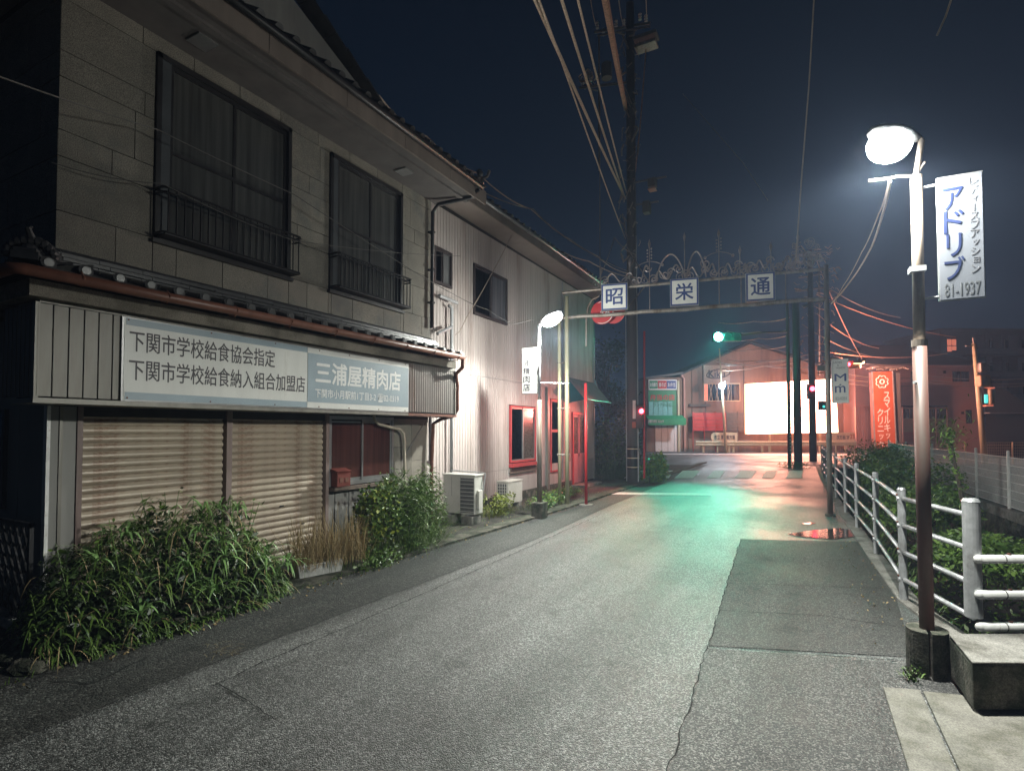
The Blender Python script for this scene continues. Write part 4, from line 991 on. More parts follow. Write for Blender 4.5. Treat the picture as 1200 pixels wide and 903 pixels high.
# guard fence of steel pipes --------------------------------------------------
gf = thing('guard_fence', 'grey steel pipe guard fence with four rails running along the canal side of the lane', 'guard fence', (.8,12,0))
PO = [(1.20,5.86),(.99,7.03),(.86,9.42),(.79,11.77),(.72,13.8),(.66,16.6),(.62,19.2),(.575,21.4),(.55,23.35),(.54,25.5)]
PO[1] = (G(1059,705).x-.0, G(1059,705).y)
for i, (x, y) in enumerate(PO):
    if i == 0: continue
    mb = MB().cyl((x,y,.02),(x,y,1.17),.038,n=14); mb.cyl((x,y,1.17),(x,y,1.19),.040,.028,n=14); mb.build('post', M['galv'], gf, smooth=False)
x, y = PO[0]; mb = MB().cyl((x,y,.25),(x,y,1.20),.062,n=18); mb.cyl((x,y,1.20),(x,y,1.225),.064,.050,n=18); mb.build('end_post', M['galv'], gf)
for z in (1.08,.80,.52,.24):
    for i in range(len(PO)-1):
        a = Vector((*PO[i],z)); b = Vector((*PO[i+1],z)); 
        MB().cyl(a, b, .023, n=10).build('rail', M['galv'], gf, smooth=True)
mb = MB()
for z in (1.08,.80,.52,.24):
    for i in range(1, len(PO)): mb.cyl((PO[i][0]-.045,PO[i][1],z+.0),(PO[i][0]+.03,PO[i][1],z),.030,n=8)
mb.build('rail_clamp', M['galv'], gf)
for i in range(1,5):
    for z in (1.08,.80,.52,.24): x, y = PO[i]; MB().cyl((x-.037,y-.02,z+.035),(x-.05,y-.02,z+.035),.011,n=7).build('bolt', M['rust'], gf)
# white rails of the bridge
bf = thing('bridge_railing', 'white painted three bar railing along the bridge edge at the right', 'railing', (1.2,5.8,0))
e = EU
for py, zz in ((621,None),(653,None),(682,None)):
    a = D(1136,py,6.1); z = H-(py-503)/642*5.77
    a = Vector((1.20,5.86,z))-e*.01-EN*.075; b = a+e*2.4
    mb = MB().cyl(a+e*.0, b, .036, n=14); mb.sphere(a, .036, 12, 8); rl = mb.build('rail', M['whitepaint'], bf, smooth=True)
    for k in (.25,1.0,1.8):
        p = a+e*k+Vector((0,0,.036)); MB().cyl(p, p+Vector((0,0,.012)), .014, n=8).build('bolt', M['rust'], rl)
    p = a+e*.2; MB().cyl(p-e*.004, p+e*.004, .0375, n=14).build('joint', M['joint'], rl)
p = Vector((1.20,5.86,0))+e*2.42; MB().cyl(p+Vector((0,0,.1)), p+Vector((0,0,1.2)), .055, n=14).build('post', M['whitepaint'], bf)
# concrete parapet block
c0 = G(1141,838); pb = thing('parapet_block', 'dark concrete parapet block under the end of the white railing', 'concrete block', tuple(c0))
c0z = Vector((c0.x,c0.y,.03)); cb = G(1129,806)
bk = (cb-c0); bk.z = 0
MB().prism([c0z, c0z+e*1.9-EN*.02, c0z+e*1.9+EN*.48, Vector((cb.x,cb.y,.03))+EN*.12], (0,0,.29)).build('block', M['concrete_dark'], pb, bevel=.018)
MB().prism([c0z+Vector((0,0,.291)), c0z+e*1.9-EN*.02+Vector((0,0,.291)), c0z+e*1.9+EN*.48+Vector((0,0,.291)), Vector((cb.x,cb.y,.321))+EN*.12], (0,0,.012)).build('cap', M['concrete'], pb, bevel=.005)

# chain mesh fence
cf = thing('mesh_fence', 'white wire mesh fence with round posts between the canal and the car park', 'fence', (3.7,14,0))
CP = [(4.25,7.2),(4.02,9.3),(3.85,11.2),(3.74,13.1),(3.64,15.0),(3.54,17.0),(3.44,19.0),(3.34,21.0),(3.24,23.0),(3.2,25.0),(3.17,27.0),(3.14,29.3)]
for i, (x, y) in enumerate(CP): mb = MB().cyl((x+.06,y,.1),(x+.06,y,1.32),.03,n=10); mb.sphere((x+.06,y,1.33),.032,8,5); mb.build('post', M['whitepaint'], cf)
for i in range(len(CP)-1):
    a = Vector((CP[i][0]+.06,CP[i][1],0)); b = Vector((CP[i+1][0]+.06,CP[i+1][1],0)); mb = MB()
    for k in range(7): z = .2+k*.17; mb.tube([a+Vector((0,0,z)), b+Vector((0,0,z))], .009 if k not in (0,6) else .011, 4)
    mb.build('horizontal_wire', M['whitepaint'], cf); mb = MB()
    n = int((b-a).length/.05)
    for k in range(1,n): p = a.lerp(b, k/n); mb.tube([p+Vector((0,0,.19)), p+Vector((0,0,1.22))], .0042, 3)
    mb.build('mesh_wires', M['whitepaint'], cf, kind='stuff')
# second fence, beyond the lot
cf = thing('mesh_fence', 'beige mesh fence across the car park before the pink building', 'fence', (12,34,0))
def far_fence(u0, u1, d0, d1, h, n):
    for i in range(n+1):
        p = EU*(u0+(u1-u0)*i/n)+EN*(d0+(d1-d0)*i/n); MB().cyl(p, p+Vector((0,0,h)), .035, n=8).build('post', M['beige_sign'], cf)
    mb = MB(); a = EU*u0+EN*d0; b = EU*u1+EN*d1
    for k in range(8): mb.tube([a+Vector((0,0,.12+k*(h-.14)/7)), b+Vector((0,0,.12+k*(h-.14)/7))], .008, 4)
    L = (b-a).length
    for k in range(int(L/.09)): p = a.lerp(b, k*.09/L); mb.tube([p+Vector((0,0,.1)), p+Vector((0,0,h-.02))], .005, 3)
    mb.build('mesh_wires', M['beige_sign'], cf, kind='stuff')
far_fence(17.0,42,29.5,27.0,1.15,11)

# utility pole ----------------------------------------------------------------
UP = Vector((-5.06,17.86,0))
up = thing('utility_pole', 'tall concrete utility pole with crossarms and transformers beside the ribbed building', 'utility pole', tuple(UP))
MB().cyl(UP, UP+Vector((0,0,16.2)), .19, .13, n=16).build('pole', M['pole_conc'], up, smooth=True)
YU = 17.86
def bar(a, b, r, m='iron', name='crossarm', par=None): return MB().cyl(a, b, r, n=8).build(name, M[m], par or up)
bar(F(697,38,YU), F(762,27,YU), .045); bar(F(700,42,YU-.2), F(762,31,YU-.2), .03); bar(F(679,103,YU), F(742,96,YU), .045)
bar(F(702,42,YU), F(702,200,YU), .03, 'pole_steel', 'riser')
def box_at(px0, py0, px1, py1, Y, dpt, m, name):
    a = F(px0,py1,Y); b = F(px1,py0,Y); return MB().box(a.x,b.x,Y-dpt/2,Y+dpt/2,a.z,b.z).build(name, M[m], up, bevel=.02)
box_at(744,39,771,52,YU,.5,'pole_conc','transformer'); box_at(745,52.3,770,57,YU,.45,'pole_steel','transformer_base')
a = F(711,92,YU); MB().cyl(a, a+Vector((0,0,.5)), .18, n=14).build('transformer_can', M['pole_conc'], up)
box_at(760,209,769,221,YU,.3,'pole_conc','junction_box'); box_at(760,221.4,769,224,YU,.3,'orange','junction_lamp')
box_at(754,236,762,251,YU,.3,'pole_conc','junction_box')
bar(F(738,215,YU), F(781,207,YU), .03); bar(F(738,241,YU), F(772,236,YU), .03)
for px, py in ((700,30),(722,28),(731,27),(757,22),(683,98),(692,92),(687,90),(707,38),(716,36),(750,20)):
    p = F(px,py,YU); mb = MB()
    for k in range(3): mb.cyl(p+Vector((0,0,-.1+k*.09)), p+Vector((0,0,-.04+k*.09)), .06, .035, n=8)
    mb.build('insulator', M['sign_edge'], up)
mb = MB()
for k in range(70):
    p = UP+Vector((random.uniform(-.3,.3), random.uniform(-.25,.0), random.uniform(7.5,15.2)))
    mb.tube([p, p+Vector((random.uniform(-.12,.12),-.03,random.uniform(-.25,.25))), p+Vector((random.uniform(-.2,.2),-.06,random.uniform(-.5,.2)))], random.choice((.012,.02,.03)), 4)
for k in range(18):
    p = F(689+random.uniform(-8,10), 95+random.uniform(-12,10), YU); mb.tube([p, p+Vector((random.uniform(-.2,.2),0,random.uniform(-.2,.2))), p+Vector((random.uniform(-.2,.2),.1,random.uniform(-.3,.1)))], .02, 4)
mb.build('cable_clutter', M['cable'], up, kind='stuff')
mb = MB(); mb.tube([UP+Vector((.2,-.1,.1)), UP+Vector((.2,-.1,4)), UP+Vector((.18,-.1,8.2))], .022, 6); mb.tube([UP+Vector((-.2,-.06,.1)), UP+Vector((-.2,-.06,6.5))], .02, 6); mb.build('conduit', M['pvc'], up)
mb = MB().cyl(UP+Vector((0,0,.5)), UP+Vector((0,0,1.25)), .197, n=16); mb.build('black_band', M['black_metal'], up)
for z in (.55,.85,1.15): MB().cyl(UP+Vector((0,0,z)), UP+Vector((0,0,z+.03)), .2, n=16).build('yellow_ring', M['beige_sign'], up)
BX('number_plate', M['ink_white'], up, -5.0, -4.9, 17.64, 17.65, 2.15, 2.75); BX('yellow_plate', M['orange'], up, -5.02, -4.88, 17.64, 17.65, 1.85, 2.05)
sg_ = bar(F(755,388,YU), F(755,560,YU), .035, 'red_paint', 'red_marker_post')
p = F(751.5,482,YU); MB().box(p.x-.12,p.x+.1,YU-.25,YU+.05,p.z-.55,p.z+.2).build('signal_box', M['sig_body'], up, bevel=.02)
MB().sphere((p.x+.08,YU-.28,p.z), .08, 10, 7).build('red_light', M['red_on'], up)
spot('signal_light', (p.x+.1,YU-.4,p.z), (-6.5,14.0,.9), 420, (1,.22,.17), 100, .7, .05, up)

# pair of brown poles by the crossing
t = thing('brown_pole', 'thick dark brown pole in front of the glowing billboard', 'pole', tuple(D(935,548,25.7)))
p = D(935.5,548.5,25.7); MB().cyl((p.x,p.y,0),(p.x,p.y,7.9),.18,.15,n=14).build('pole', M['pole_brown'], t, smooth=True)
t = thing('brown_pole', 'slimmer brown pole with a white reflective strip left of the thick brown pole', 'pole', tuple(D(925,547,26)))
q = D(925.5,547,26); MB().cyl((q.x,q.y,0),(q.x,q.y,7.8),.09,.07,n=12).build('pole', M['pole_brown'], t, smooth=True)
mb = MB(); 
for k in range(14): mb.box(q.x+.02,q.x+.06,q.y-.13,q.y-.115,.3+k*.16,.40+k*.16)
mb.build('reflective_strip', M['ink_white'], t)
# green traffic signal on an arm from the slim pole
t = thing('traffic_signal', 'horizontal traffic signal showing green above the lane beyond the arch', 'traffic signal', tuple(D(841,395,25.6)))
c = D(841,395,25.5)
MB().obox(c+EU*.42, EU, EN, (0,0,1), .66, .10, .20).build('housing', M['sig_body'], t, bevel=.03)
for k in range(3):
    cc = c+EU*.42*k; MB().cyl(cc-EN*.10, cc-EN*.125, .155 if k else .20, n=20).build('lens', M['green_on'] if k == 0 else M['black_metal'], t)
    n = 14; vs = []
    for j, L_ in ((0,.10),(1,.22)): vs += [cc-EN*L_+EU*math.cos(math.pi*i/n-.0)*.175+Vector((0,0,math.sin(math.pi*i/n)*.175)) for i in range(n+1)]
    MB().add(vs, [(i,i+1,n+2+i,n+1+i) for i in range(n)]).build('visor', M['sig_body'], t)
mb = MB(); mb.tube([c+EU*1.05+Vector((0,0,.1)), c+EU*2.2+Vector((0,0,.22)), q+Vector((0,0,c.z-q.z+.35))], .04, 7); mb.build('arm', M['sig_body'], t)
spot('signal_light', c-EN*.42, G(770,588), 3300, (.05,1,.60), 33, 1, .16, t)
point('signal_glow', c-EN*.9, 190, (.03,1,.55), .12, t)
# white LED lamp pole
t = thing('lamp_post', 'thin leaning post with a small bluish white lamp in front of the tan warehouse', 'lamp post', tuple(D(851,531,41.8)))
mb = MB(); a = D(851,531,41.8); b = D(843,408,41.8); mb.cyl((a.x,a.y,0), b, .11, .05, n=10); mb.build('pole', M['pole_cream'], t, smooth=True)
c = D(846,452,41.4); MB().sphere(c, .22, 12, 8).build('lamp', M['led_on'], t, smooth=True)
mb = MB().cyl(c+Vector((0,0,.18)), c+Vector((.25,0,.3)), .07, n=8); mb.build('lamp_arm', M['galv'], t)
point('led_light', c-EN*.35, 900, (.7,.88,1), .15, t)
# signal pole with red lamps right of the billboard poles
rl_ = thing('added_fill_lamp', 'added orange fill lamp for the pink building, beside the red signal right of the crowded pole', 'street lamp', tuple(D(1003,422,30)))  # lamp added to light the pink building and clinic sign
cc_ = D(1003,424,29.9)
MB().obox(cc_+EU*.1, EU, EN, (0,0,1), .32, .12, .07).build('lamp_housing', M['sig_orange'], rl_, bevel=.03)
MB().obox(cc_+EU*.1-Vector((0,0,.09)), EU, EN, (0,0,1), .26, .10, .015).build('lens', emis('fill_lamp_on', (1,.45,.2), 6), rl_)
spot('lamp_light', cc_+EU*.55-EN*.3-Vector((0,0,.3)), cc_+EU*10+EN*13-Vector((0,0,2)), 3600, (1,.42,.30), 165, .5, .15, rl_)  # the added orange fill light
t = thing('signal_pole', 'dark pole crowded with cables and a red pedestrian signal before the billboard', 'signal pole', tuple(D(952,540,31)))
a = D(953,541,31); a.z = 0; MB().cyl(a, a+Vector((0,0,12.0)), .2, .14, n=12).build('pole', M['pole_brown'], t, smooth=True)
a2 = D(960,300,33); MB().cyl(D(960,440,33), a2, .05, n=8).build('riser', M['pole_conc'], t)
for py, l in ((296,24),(305,20),(322,16),(338,20),(356,12)):
    MB().cyl(D(952-l,py+3,31), D(952+l,py-2,31), .05, n=6).build('crossarm', M['iron'], t)
mb = MB()
for k in range(90):
    p = D(952+random.uniform(-22,30), random.uniform(288,446), 31); w = random.uniform(.1,.5)
    mb.tube([p, p+EU*w*.5+Vector((0,0,random.uniform(-.15,.15))), p+EU*w+Vector((0,0,random.uniform(-.3,.3)))], random.choice((.012,.02,.03)), 4)
mb.build('cable_clutter', M['cable_bundle'], t, kind='stuff')
c = D(950.5,455.5,30.5); MB().obox(c+Vector((0,0,-.15)), EU, EN, (0,0,1), .2, .12, .42).build('pedestrian_signal', M['sig_body'], t, bevel=.02)
MB().sphere(c-EN*.14, .13, 12, 8).build('red_light', M['red_on'], t)
BX2 = D(963,475,29.5); MB().obox(BX2, EU, EN, (0,0,1), .16, .1, .24).build('signal_box', M['sig_body'], t); MB().sphere(BX2-EN*.12+EU*.04-Vector((0,0,.06)), .07, 8, 6).build('cyan_light', M['teal_on'], t)
c = D(992.5,427,30); MB().obox(c+EU*.3+Vector((0,0,.0)), EU, EN, (0,0,1), .42, .14, .2).build('side_signal', M['sig_orange'], t, bevel=.04)
MB().sphere(c-EN*.15, .10, 10, 7).build('red_light', M['red_on'], t)
mb = MB(); mb.tube([D(958,426,30.8), D(975,420,30.4), D(1000,424,30)], .05, 6); mb.tube([D(958,437,30.8), D(975,436,30.4), D(990,436,30)], .03, 6); mb.build('arm', M['sig_orange'], t)
MB().obox(D(962.5,431,30.2), EU, EN, (0,0,1), .22, .02, .16).build('street_name_plate', M['ink_white'], t)
# ================================================================== across the main road
YR = Matrix.Rotation(TH, 4, 'Z')
def U(px, d): return (px-600)/F0*d
def Z(py, d): return H+(503-py)/F0*d
def FB(name, m, par, px0, px1, py0, py1, d, th=.05, z=None, **k):
    """slab facing the lane whose face is at distance d, th deep (away)"""
    b = MB(); b.M = YR; b.box(U(px0,d), U(px1,d), d, d+th, Z(py1,d) if z is None else z, Z(py0,d)); return b.build(name, m, par, **k)
def loc(px, d): p = YR @ Vector((U(px,d), d, 0)); return (p.x, p.y, 0)
def ftext(s, px0, px1, py0, py1, d, m, par, bold=.02):
    p = YR @ Vector((U(px0,d), d, Z(py1,d))); text(s, p, EU, (0,0,1), U(px1,d)-U(px0,d), Z(py0,d)-Z(py1,d), m, par, bold, .01)
# green shop
dS = 44.4
sh = thing('green_shop', 'small shop with a green signboard and green awning over white shutters across the road', 'building', loc(776,dS))
FB('wall', M['tan'], sh, 757, 797, 442, 0, dS, 6, z=0)
b = MB(); b.M = YR; b.prism([(U(754,dS),dS-.4,Z(445,dS)),(U(799,dS),dS-.4,Z(438.5,dS)),(U(799,dS),dS+7,Z(436,dS)),(U(754,dS),dS+7,Z(443,dS))], (0,0,.18)); b.build('roof', M['pole_conc'], sh)
FB('sign_frame', M['ink_white'], sh, 760.5, 793.5, 444.5, 456.5, dS-.12, .1)
for k, (a, c_, mm) in enumerate(((761.5,771,'green_board'),(771.3,781.5,'red_paint'),(781.8,792.5,'ink_blue'))): FB('sign_field', M[mm], sh, a, c_, 445.8, 455.2, dS-.135, .012)
ftext('お持帰り', 762, 770.5, 448, 453, dS-.14, M['ink_white'], sh); ftext('焼そば', 772.5, 780.5, 448, 453, dS-.14, M['ink_white'], sh); ftext('お弁当', 783, 791.5, 448, 453, dS-.14, M['ink_white'], sh)
FB('signboard', M['green_board'], sh, 760, 793, 457, 488, dS-.1, .08)
ftext('弁当の店', 762, 791, 462, 468.5, dS-.11, M['red_paint'], sh, .04)
for k in range(5): FB('banner_strip', mat('banner_pale', (.16,.42,.40), .6, var=.2) if k == 0 else bpy.data.materials['banner_pale'], sh, 760.5+k*5.6, 765.6+k*5.6, 470.5+(k%2)*.5, 487.5, dS-.16, .04)
ftext('ランチのお店', 766, 788, 471.5, 476.5, dS-.17, M['green_board'], sh, .03)
b = MB(); b.M = YR; a0, a1 = U(756,dS), U(799,dS)
b.prism([(a0,dS-.02,Z(486,dS)),(a0,dS-1.1,Z(491,dS)),(a0,dS-1.1,Z(498,dS)),(a0,dS-1.06,Z(498,dS)),(a0,dS-1.06,Z(491.5,dS)),(a0,dS-.02,Z(487,dS))][::-1], (a1-a0,0,0)); b.build('awning', M['green_canvas'], sh)
ftext('日替り弁当 コロッケ', 760, 778, 491.6, 495.2, dS-1.12, M['ink_white'], sh, .03)
for k in range(4): FB('shutter_panel', M['whitepaint'], sh, 768+k*7.4, 774.9+k*7.4, 498, 0, dS-.06, .05, z=.02)
FB('corner_post', M['pole_cream'], sh, 794.3, 796.6, 446, 0, dS-.15, .1, z=0)
# tan warehouse
wh = thing('tan_warehouse', 'tan gabled warehouse wall behind the glowing billboard', 'building', loc(880,dS))
b = MB(); b.M = YR; d = dS+.2
b.prism([(U(797.5,d),d,0),(U(1003,d),d,0),(U(1003,d),d,Z(428,d)),(U(965,d),d,Z(430,d)),(U(880,d),d,Z(402.5,d)),(U(797.5,d),d,Z(439,d))][::-1], tuple(Vector((0,10,0)))); b.build('wall', M['tan'], wh)
b = MB(); b.M = YR
for (pa, ya, pb_, yb) in ((796,440.5,880,401.5),(880,401.5,967,430)):
    b.prism([(U(pa,d),d-.3,Z(ya,d)),(U(pb_,d),d-.3,Z(yb,d)),(U(pb_,d),d-.3,Z(yb,d)+.16),(U(pa,d),d-.3,Z(ya,d)+.16)][::-1], (0,10,0))
b.build('roof', M['roof_dark'], wh)
for k, px in enumerate((811,827,872,886)): FB('wall_batten', M['wood'], wh, px, px+.7, 430, 505, d-.05, .045)
FB('upper_panel', M['tan'], wh, 873, 903, 424, 447, d-.12, .1)
b = MB(); b.M = YR; b.tube([(U(798,d),d-.2,Z(437,d)),(U(799,d),d-.2,Z(441,d)),(U(801.5,d),d-.1,Z(444,d)),(U(801.5,d),d-.1,0)], .08, 7); b.build('downpipe', M['pinkwall'], wh)
w = FB('window', M['beige_sign'], wh, 825, 868, 448.5, 470, d-.1, .09)
for k, (a, c_) in enumerate(((826,829.5),(830.3,841),(841.6,853),(853.6,857),(857.6,867))): FB('pane', M['lit_window'] if k == 0 else M['glass_dark'], w, a, c_, 450, 469, d-.115, .012)
b = MB(); b.M = YR
for k in range(7): 
    x = U(831+k*3.6,d); b.tube([(x,d-.13,Z(469,d)),(x+.12*((-1)**k),d-.13,Z(459,d)),(x,d-.13,Z(450,d))], .03, 4)
b.build('curtain_folds', M['beige_sign'], w)
FB('ledge', M['wood'], wh, 809, 833, 473, 476, d-.3, .28)
kb = thing('oval_logo_sign', 'square sign with a dark oval emblem above the warehouse windows', 'sign', loc(840,dS))
FB('board', mat('sign_tan', (.40,.33,.25), .6, var=.15), kb, 825, 856, 427.5, 448, d-.25, .08)
b = MB(); b.M = YR; cx, cz = U(841,d), Z(438,d); vs = [(cx+math.cos(a*math.pi/16)*.95+(.0), d-.262, cz+math.sin(a*math.pi/16)*.36+math.cos(a*math.pi/16)*.12) for a in range(33)]
b.tube(vs, .045, 5); b.build('oval_ring', M['wood'], kb)
ftext('Kiku', 831, 850, 433.5, 442, d-.27, M['ink'], kb, .04)
# red rack
rk = thing('red_panel_rack', 'row of red slatted panels on legs in front of the warehouse', 'rack', loc(828,dS))
for k in range(5):
    px0 = 812.5+k*13.2
    for j in range(5): FB('slat', M['red_paint'] if k < 3 else M['wood'], rk, px0, px0+12.2, 483.5+j*4.3, 487.4+j*4.3, dS-.35-.02*(j%2), .05)
    FB('leg', M['red_paint'] if k < 3 else M['wood'], rk, px0-.8, px0-.1, 482, 0, dS-.38, .06, z=0)
# billboard
bb = thing('billboard', 'huge glowing white billboard on posts in front of the tan warehouse', 'billboard', loc(928,43.3))
dB = 43.3; b = MB(); b.M = YR
P = [(U(875,dB),dB,Z(508.5,dB)),(U(982,dB-.0),dB,Z(506.5,dB)),(U(980,dB),dB,Z(443.5,dB)),(U(875,dB),dB,Z(449.5,dB))]
b.prism(P[::-1], (0,.35,0)); b.build('cabinet', emis('added_rim_glow', (1,.40,.22), 3), bb)  # cabinet glow added to light the warehouse wall around it
b = MB(); b.M = YR; cxx = sum(p[0] for p in P)/4; czz = sum(p[2] for p in P)/4
b.prism([(cxx+(p[0]-cxx)*.995, dB-.012, czz+(p[2]-czz)*.99) for p in P][::-1], (0,.008,0)); b.build('lit_face', M['billboard_on'], bb)
for px in (901,930,960): FB('leg', M['pole_cream'], bb, px, px+2.2, 500, 0, dB+.3, .15, z=0)
# guardrail and arrow signs
gr = thing('guardrail', 'cream corrugated guardrail along the far side of the main road', 'guardrail', loc(905,42.6))
d = 42.6
for k, (pa, pb_) in enumerate(((815,860),(860.4,905),(905.4,950),(950.4,1003))):
    b = MB(); b.M = YR; pr = [(0,0),(-.05,.05),(-.05,.12),(0,.17),(0,.2),(-.05,.25),(-.05,.32),(0,.37),(.02,.37),(.02,0)]
    b.prism([(U(pa,d), d+x, .52+z) for x, z in pr], (U(pb_,d)-U(pa,d),0,0)); b.build('beam', M['pole_cream'], gr)
for px in (823,853,858,892,925,960,990): FB('post', M['pole_cream'], gr, px, px+2.2, 520, 0, d+.03, .12, z=0)
for nm, a, c_, s, lbl in ((0,833,864,'市立 美術館方面','cream arrow shaped direction sign behind the guardrail left of the billboard'),(1,972,1004,'次方面 2F','cream round ended direction sign behind the guardrail right of the billboard')):
    ds = thing('direction_sign', lbl, 'sign', loc(a,43)); d = 43.0
    b = MB(); b.M = YR; z0, z1 = Z(517.5,d), Z(506.5,d); r = (z1-z0)/2; cz = (z0+z1)/2
    if nm == 0: poly = [(U(c_,d),d,z0),(U(c_,d),d,z1)]+[(U(a,d)+r-math.sin(math.pi*k/10)*r,d,cz+math.cos(math.pi*k/10)*r) for k in range(11)]
    else: poly = [(U(a,d),d,z0)]+[(U(c_,d)-r+math.sin(math.pi*k/10)*r,d,cz-math.cos(math.pi*k/10)*r) for k in range(11)]+[(U(a,d),d,z1)]
    b.prism(poly, (0,.06,0)); b.build('board', M['beige_sign'], ds)
    ftext(s, a+(4 if nm == 0 else 8), c_-(3 if nm == 0 else 9), 509.5, 514.5, d-.01, M['ink'], ds, .02)
    if nm: ftext('23', c_-8, c_-3, 508.5, 514, d-.01, M['orange'], ds, .05)
    for px in (a+7, c_-5): FB('post', M['pole_cream'], ds, px, px+1.4, 516, 0, d+.07, .08, z=0)
# pink building
dP = 43.0
pk = thing('pink_building', 'two storey pink rendered building with a dark hipped roof beyond the car park', 'building', loc(1075,dP))
FB('wall', M['pinkwall'], pk, 1003, 1151, 428, 0, dP, 9, z=0)
FB('rib_wall', mat('pink_ribs', (.42,.22,.17), .7, var=.5, scale=1, streak=True), pk, 1003, 1022, 476, 0, dP-.25, .2, z=0)
for k in range(9): FB('rib', M['pinkwall'], pk, 1003+k*2.2, 1004+k*2.2, 476, 0, dP-.31, .055, z=0)
b = MB(); b.M = YR; z0 = Z(428.5,dP); x0, x1 = U(998,dP), U(1156,dP)
b.add([(x0,dP-.6,z0),(x1,dP-.6,z0),(x1,dP+10,z0),(x0,dP+10,z0),(x0+3.5,dP+4,Z(404,dP+4)),(x1-3.5,dP+4,Z(404,dP+4))], [(3,2,1,0),(0,1,5,4),(1,2,5),(2,3,4,5),(3,0,4)]); b.build('roof', M['roof_dark'], pk)
FB('eaves_board', M['pinkwall'], pk, 1000, 1154, 427.5, 429.5, dP-.55, .5)
for a, c_, e0, e1 in ((1069,1077,435,449),(1118,1127,435,447),(1128,1137,435,447),(1132.5,1139,480,496)):
    wn = FB('window', M['frame_brown'], pk, a, c_, e0, e1, dP-.06, .055); FB('pane', M['glass_dark'], wn, a+.8, c_-.8, e0+.8, e1-.8, dP-.075, .012)
FB('porch_roof', M['frame_brown'], pk, 1055, 1111, 475, 476.6, dP-1.2, 1.2)
wn = FB('window', M['beige_sign'], pk, 1057, 1110, 478, 506, dP-.06, .055)
for k in range(6): FB('pane', bpy.data.materials['pane_pale'] if k % 2 else M['glass_dark'], wn, 1058+k*8.7, 1065.8+k*8.7, 479, 490, dP-.075, .012)
for k in range(5): FB('porch_post', M['pinkwall'], pk, 1058+k*13, 1059+k*13, 476.6, 0, dP-1.15, .08, z=0)
for k in range(3): FB('wall_lamp', M['frame_brown'], pk, (1108,1128,1129)[k], (1110,1130,1131)[k], (434,482,520)[k], (437,485,522)[k], dP-.1, .1)
# orange clinic pylon
py_ = thing('pylon_sign', 'tall orange signboard with a white flower emblem and katakana', 'sign', loc(1037,33)); d = 33
b = MB(); b.M = YR; b.prism([(U(1025,d),d,.5),(U(1050,d),d,.5),(U(1047,d),d,Z(434.5,d)),(U(1023,d),d,Z(435.5,d))][::-1], (0,.3,0)); b.build('board', M['orange'], py_)
b = MB(); b.M = YR; b.tube([(U(1025,d),d,.5),(U(1023,d),d,Z(435.5,d)),(U(1047,d),d,Z(434.5,d)),(U(1050,d),d,.5)], .045, 6); b.build('edge_trim', M['sign_edge'], py_)
FB('post', M['pole_conc'], py_, 1049.5, 1056, 436, 0, d+.35, .3, z=0)
b = MB(); b.M = YR; cx, cz = U(1034.3,d), Z(447,d); pts = []
for k in range(65): a = 2*math.pi*k/64; r = .30+.085*abs(math.sin(a*4)); pts.append((cx+math.cos(a)*r, d-.02, cz+math.sin(a)*r))
b.tube(pts, .028, 4)
pts = [(cx+math.cos(2*math.pi*k/20)*.13, d-.02, cz+math.sin(2*math.pi*k/20)*.13) for k in range(21)]; b.tube(pts, .04, 4)
b.build('flower_emblem', M['ink_white'], py_)
def fv(s, px, py0, w, h, m):
    p = YR @ Vector((U(px,d), d-.02, Z(py0,d))); vtext(s, p, EU, (0,0,1), w, h, m, py_, .03, 1.1)
fv('スマイルキッズ', 1036, 459, .36, .44, M['ink_white']); fv('クリニック', 1028, 479, .36, .44, M['ink_white'])
b = MB(); b.M = YR
for k in range(5): x = U(1020+k*8,d); b.tube([(x,d,Z(433,d)),(x+.3,d-.1,Z(430+(k%2)*2,d)),(x+.6,d,Z(432,d))], .05, 5)
b.tube([(U(1016,d),d,Z(432,d)),(U(1022,d),d-.3,Z(430,d)),(U(1058,d),d-.1,Z(430,d)),(U(1062,d),d-.3,Z(433,d))], .04, 5); b.build('lamp_bracket', M['pole_steel'], py_)
# dark house and apartment block
dh = thing('dark_house', 'dark single storey house with a sloping roof at the right edge', 'building', loc(1185,34)); d = 34
b = MB(); b.M = YR; b.prism([(U(1155,d),d,0),(U(1290,d),d,0),(U(1290,d),d,Z(490,d)),(U(1205,d),d,Z(474,d)),(U(1178,d),d,Z(455,d)),(U(1155,d),d,Z(455,d))][::-1], (6.3,7,0)); b.build('wall', M['roof_dark'], dh)
FB('roof_edge', M['aptwall'], dh, 1160, 1290, 483, 484.2, d-.5, .5)
ap = thing('apartment_block', 'dim grey apartment block with balconies and one orange lit window', 'building', loc(1170,68)); d = 68.
FB('wall', M['aptwall'], ap, 1104, 1330, 386, 0, d, 10, z=0)
FB('parapet', M['aptwall'], ap, 1103, 1331, 384, 387, d-.2, 10.3)
for f_ in range(4):
    y = 397+f_*27
    FB('balcony_slab', M['aptwall'], ap, 1140, 1331, y+17, y+19, d-1.3, 1.3)
    FB('balcony_front', mat('balc', (.17,.17,.18), .8) if f_ == 0 else bpy.data.materials['balc'], ap, 1140, 1331, y+10.5, y+17, d-1.35, .08)
    for k in range(7):
        a = 1142+k*19
        if k: FB('balcony_divider', M['aptwall'], ap, a-4, a-2.8, y-6, y+17, d-1.3, 1.3)
        wn = FB('window', M['sign_edge'] if (f_ == 0 and k == 2) else bpy.data.materials['balc'], ap, a, a+9, y, y+12, d-.08, .07); FB('pane', M['glass_dark'], wn, a+.7, a+4.2, y+.8, y+11.2, d-.1, .015); FB('pane', M['glass_dark'], wn, a+4.8, a+8.3, y+.8, y+11.2, d-.1, .015)
